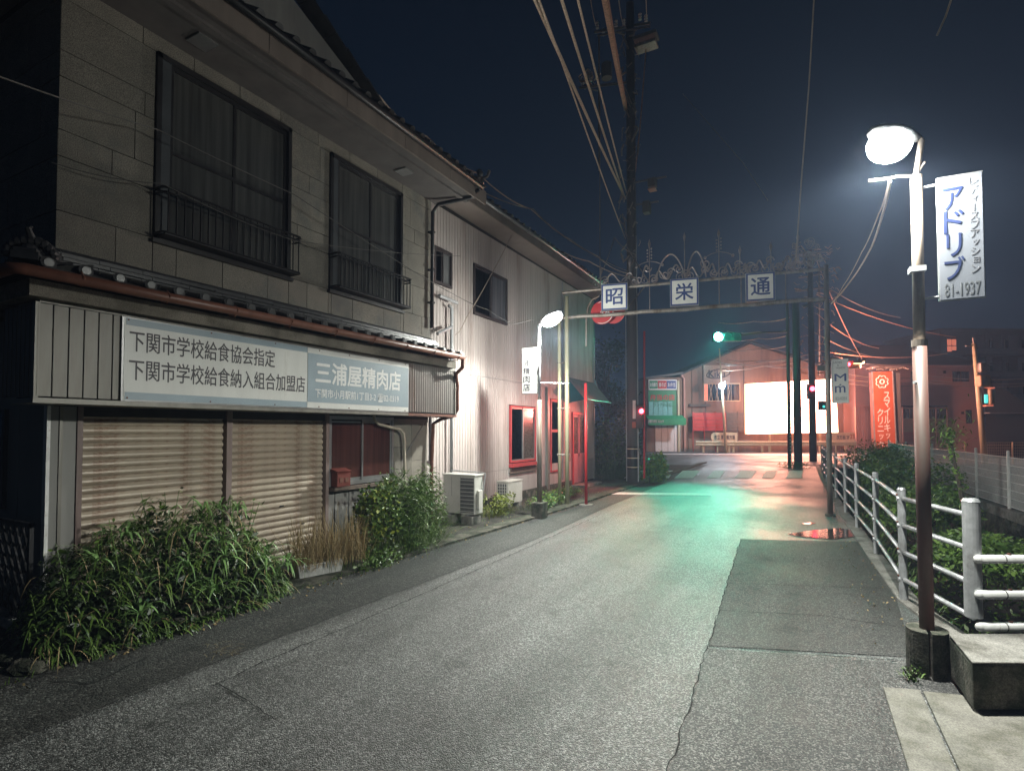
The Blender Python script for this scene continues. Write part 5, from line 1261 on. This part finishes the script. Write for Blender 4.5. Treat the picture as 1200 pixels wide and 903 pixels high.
wn = FB('window', M['frame_brown'], ap, 1111.5, 1123.5, 396, 412.5, d-.08, .07)
for a, c_, e0, e1 in ((1112.3,1117.2,397,404),(1117.9,1122.8,397,404),(1112.3,1117.2,405,411.5),(1117.9,1122.8,405,410)): FB('pane', M['lit_window'], wn, a, c_, e0, e1, d-.1, .015)
# leaning pole with signal heads
t = thing('signal_post', 'slightly leaning pole carrying yellow signal heads in front of the dark house', 'signal pole', loc(1152,29)); d = 29.
b = MB(); b.M = YR; b.cyl((U(1153,d),d,0),(U(1143.5,d),d,Z(402,d)),.15,.09,n=12); b.build('pole', M['pole_cream'], t, smooth=True)
b = MB(); b.M = YR; b.cyl((U(1143.5,d),d,Z(404,d)),(U(1142.5,d),d,Z(395,d)),.03,n=6); b.tube([(U(1134,d),d,Z(405,d)),(U(1144,d),d,Z(404,d)),(U(1148,d),d,Z(407,d))],.035,5); b.build('pole_top', M['pole_steel'], t)
for (a, c_, e0, e1, mm) in ((1151,1160,424,436,'pole_steel'),(1150,1163,439,453,'sig_orange'),(1161,1168,455,474,'sig_orange')): FB('signal_head', M[mm], t, a, c_, e0, e1, d-.3, .4, bevel=.08)
FB('signal_side', M['teal_on'], t, 1155, 1158.5, 462, 472, d-.2, .05); FB('signal_frame', M['sig_body'], t, 1153.5, 1161, 454.5, 475.5, d-.14, .2); FB('amber_strip', M['lit_window'], t, 1160.5, 1167, 453.6, 454.8, d-.3, .3)
FB('amber_strip', M['lit_window'], t, 1156, 1165, 474.5, 475.6, d-.3, .3)
# low hills behind the town
b = MB(); b.M = YR; pts = []
n = 40
for k in range(n+1):
    x = -260+k*14.; z = 9+7*math.sin(k*.55)+4*math.sin(k*1.3+1); pts.append((x, 240+10*math.sin(k*.7), max(4,z)))
b.add([(p[0],p[1],0) for p in pts]+pts, [(k,k+1,n+2+k,n+1+k) for k in range(n)]); b.build('hills', mat('hill', (.02,.028,.028), .95), kind='structure')
# ================================================================== plants
def blade(mb, base, dirh, L, w, rise, droop, seg=5, fold=.0):
    """arched strap leaf"""
    base = Vector(base); d = Vector((dirh[0], dirh[1], 0)).normalized(); s = Vector((-d.y, d.x, 0)); vs = []
    for i in range(seg+1):
        q = i/seg; h = L*q*math.cos(rise)*(1-.15*q); z = L*(q*math.sin(rise)-droop*q*q)
        ww = w*(1-q)**.6*(.55+.9*q if q < .5 else 1)
        c = base+d*h+Vector((0,0,z))
        vs += [c+s*ww/2, c-s*ww/2]
    mb.add(vs, [(2*i, 2*i+1, 2*i+3, 2*i+2) for i in range(seg)])
def leafquad(mb, c, r, rnd, asp=.55):
    a = rnd.uniform(0, 2*math.pi); el = rnd.uniform(-.9,.9); d = Vector((math.cos(a)*math.cos(el), math.sin(a)*math.cos(el), math.sin(el))); s = d.orthogonal().normalized()
    s = (Matrix.Rotation(rnd.uniform(0,6.28), 4, d) @ s); c = Vector(c)
    mb.add([c-d*r, c+s*r*asp, c+d*r, c-s*r*asp], [(0,1,2,3)])
rnd = random.Random(11)
# big bush of strap leaves at the left
bush = thing('spider_plant_bush', 'large dense bush of long strap leaves in front of the left shutter', 'bush', (-5.2,2.9,0))
def hump(y):                                   # outline of the bush along the kerb
    q = (y-1.95)/2.45
    return max(.0, (1-abs(2*q-.95)**3.2))*(1+.07*math.sin(y*9.1)+.06*math.sin(y*17+1)-.05)
dk = MB(); dl = MB(); n = 0
def bush_pt():
    while True:
        y = rnd.uniform(2.0,4.4); hh = hump(y)*1.06
        a = rnd.uniform(-.25, math.pi-.1); k = rnd.uniform(.82,1.0)
        w = .58*hump(y)**.5
        x = -5.40+math.cos(a)*w*k; z = max(.03, math.sin(a)*hh*k+.03)
        if hh > .1: return Vector((x, y, z)), a
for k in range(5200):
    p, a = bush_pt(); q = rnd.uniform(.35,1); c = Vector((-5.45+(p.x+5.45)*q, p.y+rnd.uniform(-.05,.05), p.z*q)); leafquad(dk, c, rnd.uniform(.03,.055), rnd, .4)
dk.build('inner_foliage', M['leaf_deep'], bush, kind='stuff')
for k in range(2300):
    p, a = bush_pt(); t0 = rnd.uniform(-.9,.9); dirh = (math.cos(a)*1.1+rnd.uniform(-.5,.5), t0)
    blade(dl, p*1.0-Vector((dirh[0],dirh[1],0)).normalized()*.06, dirh, rnd.uniform(.14,.28), rnd.uniform(.014,.026), rnd.uniform(.1,1.1), rnd.uniform(.4,1.0), 4)
dl.build('outer_leaves', M['leaf'], bush, kind='stuff')
lm = []
for k in range(8):
    mb = MB(); blade(mb, (0,0,0), (1,rnd.uniform(-.1,.1)), rnd.uniform(.42,.66), rnd.uniform(.028,.042), rnd.uniform(.55,1.2), rnd.uniform(.55,1.05), 8); lm.append(mesh_of(mb, 'leaf', M['leaf_big']))
for k in range(25):
    p, a = bush_pt()
    if p.z < .3: p.z += .25
    p = p+Vector((.04,-.02,.03))
    for j in range(12):
        o = piece(rnd.choice(lm), 'leaf', bush, Matrix.Translation(p+Vector((0,0,-.03))) @ Matrix.Rotation(rnd.uniform(0,6.28), 4, 'Z') @ Matrix.Rotation(rnd.uniform(-.3,.2), 4, 'Y') @ Matrix.Scale(rnd.uniform(.5,1.0), 4))
mb = MB()
for k in range(260):
    p, a = bush_pt(); blade(mb, p, (rnd.uniform(-.3,1),rnd.uniform(-1,1)), rnd.uniform(.12,.32), .012, rnd.uniform(-.2,.9), rnd.uniform(.5,1.2), 4)
mb.build('withered_leaves', M['straw'], bush, kind='stuff')
mb = MB()
for k in range(26):
    y = rnd.uniform(2.1,4.2); p = Vector((-5.4+rnd.uniform(-.2,.4), y, .05)); hh = hump(y)*1.12; e_ = p+Vector((rnd.uniform(-.15,.3), rnd.uniform(-.2,.2), hh))
    mb.tube([p, p.lerp(e_,.5)+Vector((.03,0,0)), e_], .006, 4, .6)
    for j in range(9): leafquad(mb, p.lerp(e_, rnd.uniform(.6,1.03))+Vector((rnd.gauss(0,.02),rnd.gauss(0,.02),0)), .035, rnd, .35)
mb.build('tall_shoots', M['leaf'], bush, kind='stuff')
# straw grass, planter, yellow shrub, pine green bush
pl = thing('planter', 'small white concrete trough planter full of dry grass below the right shutter', 'planter', (-5.35,4.85,0))
q0 = G(352,672); c = Vector((-5.30,4.83,.1)); ax = Vector((.3,.95,0)).normalized(); ay = Vector((ax.y,-ax.x,0))
mb = MB(); mb.add([c+ax*x*(1 if z < 0 else 1.12)+ay*y*(1 if z < 0 else 1.12)+Vector((0,0,z)) for z in (-.09,.09) for x,y in ((-.26,-.10),(.26,-.10),(.26,.10),(-.26,.10))], [(3,2,1,0),(4,5,6,7),(0,1,5,4),(1,2,6,5),(2,3,7,6),(3,0,4,7)])
mb.build('trough', mat('planter_white', (.42,.42,.40), .6, var=.3, scale=14), pl, bevel=.01)
mb = MB()
for k in range(1000):
    b0 = c+ax*rnd.uniform(-.32,.60)+ay*rnd.uniform(-.16,.16)+Vector((0,0,rnd.uniform(.0,.1)))
    a = rnd.uniform(0,6.28); blade(mb, b0, (math.cos(a),math.sin(a)), rnd.uniform(.4,.95), .008, rnd.uniform(1.0,1.5), rnd.uniform(.08,.75), 7)
mb.build('dry_grass', M['straw'], pl, kind='stuff')
mb = MB()
for k in range(160):
    b0 = c+ax*rnd.uniform(-.35,.6)+ay*rnd.uniform(-.25,.15); b0.z = .05
    a = rnd.uniform(0,6.28); blade(mb, b0, (math.cos(a),math.sin(a)), rnd.uniform(.3,.6), .007, rnd.uniform(1.0,1.5), rnd.uniform(.2,.8), 6)
mb.build('green_grass', M['leaf'], pl, kind='stuff')
def shrub(name, label, cc, rx, ry, h, n, m, lr=.03, blades=0, asp=.5, m2=None):
    s = thing(name, label, 'shrub', (cc[0],cc[1],0)); rr = random.Random(int(cc[1]*1000)); mb = MB(); st = MB(); m2b = MB()
    lumps = [(rr.uniform(-.6,.6)*rx, rr.uniform(-.6,.6)*ry, rr.uniform(.35,.8)*h, rr.uniform(.3,.5)) for _ in range(9)]
    for k in range(n):
        L = rr.choice(lumps); a = rr.uniform(0,6.28); e_ = math.asin(rr.uniform(-1,1)); q = rr.uniform(.55,1)
        p = Vector((cc[0]+L[0]+math.cos(a)*math.cos(e_)*L[3]*rx*q*1.2, cc[1]+L[1]+math.sin(a)*math.cos(e_)*L[3]*ry*q*1.2, max(.02,L[2]+math.sin(e_)*L[3]*h*q*1.1)))
        leafquad(m2b if (m2 and rr.random() < .3) else mb, p, rr.uniform(.6,1.3)*lr, rr, asp)
    for k in range(blades):
        a = rr.uniform(0,6.28); r_ = rr.uniform(0,1)**.6
        b0 = (cc[0]+math.cos(a)*rx*r_, cc[1]+math.sin(a)*ry*r_, .02); blade(mb, b0, (math.cos(a),math.sin(a)), rr.uniform(.3,1)*h*1.1, .009, rr.uniform(.8,1.5), rr.uniform(.2,.9), 5)
    for k in range(7):
        a = rr.uniform(0,6.28); st.tube([(cc[0],cc[1],0), (cc[0]+math.cos(a)*rx*.3,cc[1]+math.sin(a)*ry*.3,h*.4), (cc[0]+math.cos(a)*rx*.7,cc[1]+math.sin(a)*ry*.7,h*.8)], .012, 5, .7)
    st.build('stems', M['bark'], s); mb.build('foliage', m, s, kind='stuff')
    if m2: m2b.build('pale_foliage', m2, s, kind='stuff')
    return s
shrub('leafy_shrub', 'shrub with bright yellow green leaves between the dry grass and the dark green bush', (-5.4,5.95,0), .38, .42, .98, 2000, M['leaf'], .034, 160, .6, M['leaf_yellow'])
shrub('needle_bush', 'dense dark green bush with fine leaves beside the large air conditioner', (-5.36,6.75,0), .48, .60, 1.0, 9000, M['leaf'], .05, 700, .12)
shrub('weed_clump', 'low weeds at the foot of the needle bush by the kerb', (-5.0,5.6,0), .22, .7, .22, 500, M['leaf'], .025, 260)
shrub('weed_clump', 'green weeds between the two air conditioners', (-5.75,10.0,0), .3, .55, .42, 700, M['leaf_yellow'], .03, 420)
shrub('weed_clump', 'low weeds around the foot of the far lamp post', (-5.4,11.6,0), .45, .9, .30, 900, M['leaf'], .03, 420)
shrub('weed_clump', 'sparse weeds along the wall before the cream posts', (-5.7,13.6,0), .4, 1.0, .28, 700, M['leaf'], .03, 300)
shrub('hedge_bush', 'tall dark bush at the end of the ribbed building', (-6.2,19.6,0), .95, 1.2, 2.15, 5200, M['leaf_deep'], .06, 900, .35, M['leaf'])
shrub('roadside_bush', 'bushy weed at the right foot of the utility pole', (-4.65,18.6,0), .55, .55, .95, 1500, M['leaf'], .05, 200, .5, M['leaf_yellow'])
shrub('weed_clump', 'short grass tuft at the foot of the brown poles', tuple(D(930,548,25.2))[:2]+(0,), .8, .4, .3, 300, M['leaf'], .04, 400)
# canal thicket
for k, (x, y, rx, ry, h, n, lb) in enumerate(((2.0,21.5,1.2,2.6,1.25,3800,'farthest leafy thicket in the canal behind the guard fence'),(2.2,16.6,1.25,2.2,1.10,4200,'tall leafy thicket in the canal beside the arch post'),(2.0,12.6,.95,1.8,.75,3600,'mid green thicket in the canal behind the guard fence'),(2.3,9.4,1.0,1.5,.32,2800,'low thicket in the canal nearest the lamp'))):
    shrub('canal_thicket', lb, (x,y,0), rx, ry, h, n, M['leaf'], .045, 250, .45)
rr = random.Random(5); mb = MB()
for k in range(9000):
    y = 5.4+rr.random()**1.3*20; f_ = min(1,(y-5.4)/20); x = rr.uniform(.95+.3*(1-f_), 3.7); z = rr.uniform(-1.2,-.15)+.12*math.sin(y*2)+.15*math.sin(x*3)
    if abs(x-2.3) < .9 and z > -.5: z -= .3
    leafquad(mb, (x,y,z), rr.uniform(.02,.05), rr, .5)
mb.build('canal_weeds', M['leaf'], kind='stuff')
mb = MB()
for k in range(900):
    y = rr.uniform(5.6,24); x = 1.0+.28*(1 if y < 6.5 else 0)+rr.uniform(0,.25); a = rr.uniform(-1,1); blade(mb, (x,y,-.15), (1,a), rr.uniform(.15,.35), .008, rr.uniform(.8,1.4), rr.uniform(.3,.9), 4)
for k in range(1500):
    x = -4.95-rr.random()**2*1.0; y = rr.choice((rr.uniform(1.2,5), rr.uniform(6,17))); a = rr.uniform(0,6.28); blade(mb, (x,y,.01), (math.cos(a),math.sin(a)), rr.uniform(.03,.14), .006, rr.uniform(.6,1.4), rr.uniform(.3,.9), 3)
mb.build('verge_grass', M['leaf'], kind='stuff')
mb = MB()
for k in range(420):
    x = -4.75-abs(rr.gauss(0,.25)); y = rr.uniform(1.5,16); leafquad(mb, (x,y,.02), rr.uniform(.008,.022), rr, .6)
for k in range(160): leafquad(mb, (rr.uniform(.4,.85), rr.uniform(5.5,15), .022), rr.uniform(.008,.018), rr, .6)
mb.build('fallen_leaves', M['straw'], kind='stuff')
# young tree behind the fence
t = thing('sapling', 'thin sapling with a leaf tuft and dry vine behind the guard rail', 'tree', tuple(G(1140,640)))
p0 = F(1137,620,7.4); p0.z = .0
P = [F(1135,640,9),F(1130,600,9),F(1124,565,9),F(1118,540,9),F(1115,522,9),F(1111,505,9)]
mb = MB(); mb.tube([P[0]-Vector((0,0,.8))]+P, .035, 6, .6); mb.build('trunk', M['bark'], t)
mb = MB()
for k in range(220):
    c = P[5]+Vector((rnd.gauss(0,.12),rnd.gauss(0,.12),rnd.gauss(0,.10))); a = rnd.uniform(0,6.28); blade(mb, c, (math.cos(a),math.sin(a)), rnd.uniform(.08,.2), .018, rnd.uniform(-.2,1), .5, 3)
for k in range(160):
    i = rnd.randrange(1,5); c = P[i].lerp(P[i+1], rnd.random()); leafquad(mb, c+Vector((rnd.gauss(0,.03),rnd.gauss(0,.03),0)), .03, rnd)
mb.build('crown', M['leaf'], t, kind='stuff')
shrub('weed_tuft', 'tiny weed tuft growing against the split base of the near lamp', (.64,4.86,0), .07, .07, .10, 60, M['leaf'], .012, 50)
shrub('canal_shrub', 'small conical shrub at the foot of the mesh fence right of the lamp', (3.15,9.6,0), .35, .35, .75, 900, M['leaf'], .035, 60)
# dark tree behind the ribbed building
t = thing('dark_tree', 'dark roadside tree behind the end of the ribbed building', 'tree', (-8.0,24,0)); mb = MB(); tr = MB()
tr.tube([(-8.1,24,0),(-8.0,24,2),(-8.05,24.1,4.2)], .16, 8, .4)
for k in range(9):
    a = k*.7; tr.tube([(-8.05,24,2.2+.2*k),(-8.05+math.cos(a)*.9,24+math.sin(a)*.9,3.4+.25*k)], .06, 5, .6)
for k in range(4200):
    L = rnd.randrange(9); a = L*.7; c = Vector((-8.05+math.cos(a)*.8+rnd.gauss(0,.34), 24+math.sin(a)*.8+rnd.gauss(0,.42), 2.6+.33*L+rnd.gauss(0,.35))); leafquad(mb, c, rnd.uniform(.05,.1), rnd)
tr.build('trunk', M['bark'], t); mb.build('crown', M['far_leaf'], t, kind='stuff')
# lattice panel and bits at the left edge
t = thing('lattice_panel', 'black diamond lattice panel leaning against the side wall at the left edge', 'lattice', (-6.2,2.25,0))
mb = MB(); x0, x1, z0, z1 = -6.95, -5.84, .1, 1.0
for q in ((x0,x1,z0,z0+.04),(x0,x1,z1-.04,z1),(x0,x0+.04,z0,z1),(x1-.04,x1,z0,z1)): mb.box(q[0],q[1],2.19,2.22,q[2],q[3])
mb.build('frame', M['black_metal'], t)
Wd, Hh = x1-x0-.08, z1-z0-.08
for dirn in (1,-1):
    k = -8
    while k < 14:
        c0 = x0+.04+k*.13; a = None; pts = []
        for zz in (z0+.04, z1-.04):
            xx = c0+(zz-z0-.04)*.62 if dirn > 0 else c0+Hh*.62-(zz-z0-.04)*.62
            pts.append([xx, zz])
        (xa,za),(xb,zb) = pts
        lo, hi = x0+.04, x1-.04
        def clip(xa,za,xb,zb):
            t0, t1 = 0, 1
            for s_, bnd in ((1,hi),(-1,lo)):
                va, vb = s_*(bnd-xa), s_*(bnd-xb)
                if va < 0 and vb < 0: return None
                if va < 0: t0 = max(t0, va/(va-vb))
                if vb < 0: t1 = min(t1, va/(va-vb))
            return (xa+(xb-xa)*t0, za+(zb-za)*t0, xa+(xb-xa)*t1, za+(zb-za)*t1) if t1 > t0 else None
        r_ = clip(xa,za,xb,zb)
        if r_: MB().cyl((r_[0],2.205+.008*dirn,r_[1]),(r_[2],2.205+.008*dirn,r_[3]),.011,n=5).build('lattice_bar', M['black_metal'], t)
        k += 1
t = thing('plastic_container', 'clear crumpled plastic container lying by the kerb at the left edge', 'container', tuple(G(6,742)))
p = G(2,744); p.z = .16
MB().obox(p, (.8,.45,-.35), (-.45,.8,0), (.3,.2,.9), .16, .09, .045).build('body', mat('clear_plastic', (.30,.30,.28), .15, var=.4, scale=20), t, bevel=.02)
for k, (px, py, r_, lb) in enumerate(((18,772,.16,'rough kerb stone at the bottom of the left edge'),(60,757,.13,'dark rough stone in the shade left of the big bush'),(35,785,.12,'flat rough stone nearest the road at the left edge'))):
    p = G(px,py); p.z = .03; b = MB().sphere((0,0,0), 1, 10, 7); b.v = [(p.x+v[0]*r_*1.5*rnd.uniform(.85,1.1), p.y+v[1]*r_*rnd.uniform(.85,1.1), max(0, p.z+v[2]*r_*.5*rnd.uniform(.8,1.1))) for v in b.v]
    b.build('kerb_stone', M['concrete_dark'], label=lb, cat='stone', group='rough stones along the left kerb')
mb = MB()
for k in range(60): p = G(rnd.uniform(235,275), rnd.uniform(752,768)); a = rnd.uniform(-1,1); blade(mb, p, (1,a), rnd.uniform(.08,.2), .005, rnd.uniform(.1,.7), .3, 4)
mb.build('dry_grass_tuft', M['straw'], label='tuft of dry straw at the road edge under the big bush', cat='grass', kind='stuff')

# ================================================================== overhead wires
def wire(pts, r, m, label, group='overhead wires', sag=0, name='overhead_wire'):
    out = []
    for i in range(len(pts)-1):
        a, b = pts[i], pts[i+1]
        n = 10
        for k in range(n): q = k/n; out.append(a.lerp(b, q)-Vector((0,0,sag*4*q*(1-q))))
    out.append(pts[-1]); MB().tube(out, r, 5).build(name, M[m], label=label, cat='wire', group=group)
def ext(a, b, k): return b+(b-a)*k
def fan(px0, py0, px1, py1, Y1, r, m, label, k=.8, sag=.05, bez=0):
    a = F(px0,py0,YU-.1); b = F(px1,py1,Y1); wire([a, b, ext(a,b,k)], r, m, label, sag=sag)
fan(733,233,627,0,7.0,.030,'cable_pale','thick pale wire climbing to the upper left from the utility pole')
fan(731,228,658,0,7.4,.026,'cable_pale','twisted pale wire second from the left in the fan above the utility pole')
fan(734,226,677,0,7.6,.020,'cable_pale','thin pale wire third in the fan leaving the utility pole')
fan(733,128,709,0,9.0,.070,'cable_bundle','thick salmon coloured twisted cable above the utility pole')
fan(733,280,652,55,8.0,.016,'cable_pale','thin wire reaching lowest on the utility pole from the upper left')
fan(698,30,692,0,14,.014,'cable','short wire from the left end of the top crossarm')
fan(729,26,725,0,14,.014,'cable','short wire from the middle of the top crossarm')
fan(758,24,757,0,14,.014,'cable','short wire from the right end of the top crossarm')
wire([F(757,58,YU), F(750,150,YU), F(744,205,YU)], .02, 'cable_bundle', 'jumper cable hanging from the upper transformer', sag=.0)
wire([F(703,100,YU+.1), F(703,340,YU+.1)], .014, 'cable', 'vertical drop wire left of the utility pole')
wire([F(444,112,7.6), F(500,160,9), F(560,203,11), F(622,245,14), F(700,300,17), F(737,320,17.8)], .018, 'cable_pale', 'pale wire sagging from the shop roof to the utility pole', sag=.12)
wire([F(540,210,8.8), F(625,245,12.5), F(668,280,15), F(737,318,17.8)], .012, 'cable', 'thin dark wire below the pale roof wire', sag=.10)
wire([F(632,278,12.5), F(690,306,15.5), F(745,325,17.8)], .018, 'cable_pale', 'pale wire from the eave of the ribbed building to the pole', sag=.10)
wire([F(600,275,11), F(545,375,8.9), F(534,392,8.6)], .008, 'cable', 'thin wire down the face of the ribbed building', sag=.05)
wire([ext(F(120,140,2.6),F(0,90,1.6),.6), F(0,90,1.6), F(185,152,3.12), F(345,228,4.8), F(480,315,7.1), F(545,352,9.2), F(572,363,9.6), F(600,380,9.9), F(625,374,10.08)], .006, 'pole_conc', 'thin wire crossing the whole shop front to the far lamp post', sag=.01)
wire([F(60,190,2.35), F(190,215,3.15), F(345,282,4.8), F(540,300,8.6)], .004, 'pole_conc', 'fine wire along the upper floor of the shop', sag=.04)
wire([F(955,-20,11), F(948,100,12.0), F(940,200,12.8), F(932,312,13.1)], .014, 'cable', 'long thin wire hanging almost straight down to the arch', sag=0)
wire([F(1118,-10,4.9), F(1108,20,5.0), F(1098,42,5.04)], .007, 'cable', 'short thin wire at the upper right above the lamp')
wire([F(1043,212,5.05), F(1036,245,6.2), F(1022,288,8.5), F(1000,325,11), F(974,356,13.1)], .012, 'cable_pale', 'pale drooping cable from the lamp bracket to the arch post', sag=.02)
wire([F(1042,212,5.05), F(1030,250,6.6), F(1010,295,9.2), F(988,335,12), F(974,355,13.1)], .007, 'cable_pale', 'thinner drooping cable beside the first one', sag=.03)
wire([F(737,312,17.86), F(745,298,17.0), F(720,278,16), F(700,330,14)], .012, 'cable', 'looped wire tangle left of the arch top', sag=.1)
wire([F(722,378,17), F(760,330,16.5), F(735,290,17.5)], .02, 'pole_steel', 'slanted steel guy rod crossing behind the first arch panel')
WL = ['thin wire passing just right of the green signal to the brown poles','thin wire a little under the green signal height','third thin wire down left of the brown poles','middle thin wire crossing the warehouse gable peak','thin wire below the gable peak reaching the crowded pole','sagging thin wire above the billboard','lowest thin wire just over the billboard top','uppermost thin wire left of the brown poles']
for k, (a, b_, y0, y1, dd0, dd1) in enumerate(((852,925,388,386,35,26),(852,925,398,392,38,26),(852,925,410,404,38,26),(850,925,421,421,40,26),(850,950,428,414,40,31),(845,950,434,420,42,31),(840,950,424,430,42,31),(842,925,378,372,38,26))):
    wire([D(a,y0,dd0), D((a+b_)/2,(y0+y1)/2+1.5,(dd0+dd1)/2), D(b_,y1,dd1)], .025, 'cable_bundle' if k % 2 else 'cable', WL[k], group='wires left of the brown poles', sag=.1)
WM = ['wire falling steeply right from the top of the crowded pole','long wire falling right past the lamp post','wire falling right from the middle of the crowded pole','wire dropping right across the arch post','level wire just above the pink building roof','short level wire under the dark hipped roof line','longest wire running right over the roofs']
for k, (x0, y0, x1, y1) in enumerate(((955,300,1010,420),(960,330,1055,372),(958,368,1030,408),(940,380,1035,420),(955,410,1110,414),(955,416,1085,424),(958,345,1120,395))):
    wire([D(x0,y0,31), D(x1,y1,36)], .022, 'cable' if k % 2 else 'cable_bundle', WM[k], group='wires right of the signal pole', sag=.35)
WN = ['upper wire of three before the pink building','middle wire of three before the pink building','lower wire of three before the pink building']
for k, (y0, y1) in enumerate(((438,441),(444,446),(449,449))):
    wire([D(990,y0,34), D(1090,y1,36), D(1230,y1+1,38)], .022, 'cable', WN[k], group='wires before the pink building', sag=.2)
wire([F(800,110,30), F(870,190,30), F(900,235,30)], .012, 'cable', 'faint thin wire in the dark sky right of the utility pole', sag=0)

# ------------------------------------------------------------------ volume added to give the lamps their glow
hz = MB().box(-330,330,-90,540,-2.6,18.2)
hm = bpy.data.materials.new('glow_haze'); hm.use_nodes = True; N = hm.node_tree.nodes; N.clear()
out = N.new('ShaderNodeOutputMaterial'); pv = N.new('ShaderNodeVolumePrincipled')
pv.inputs['Color'].default_value = (.52,.68,1,1); pv.inputs['Density'].default_value = 0.0030; pv.inputs['Anisotropy'].default_value = .3
hm.node_tree.links.new(pv.outputs[0], out.inputs['Volume'])
hz.build('glow_haze', hm, kind='stuff')
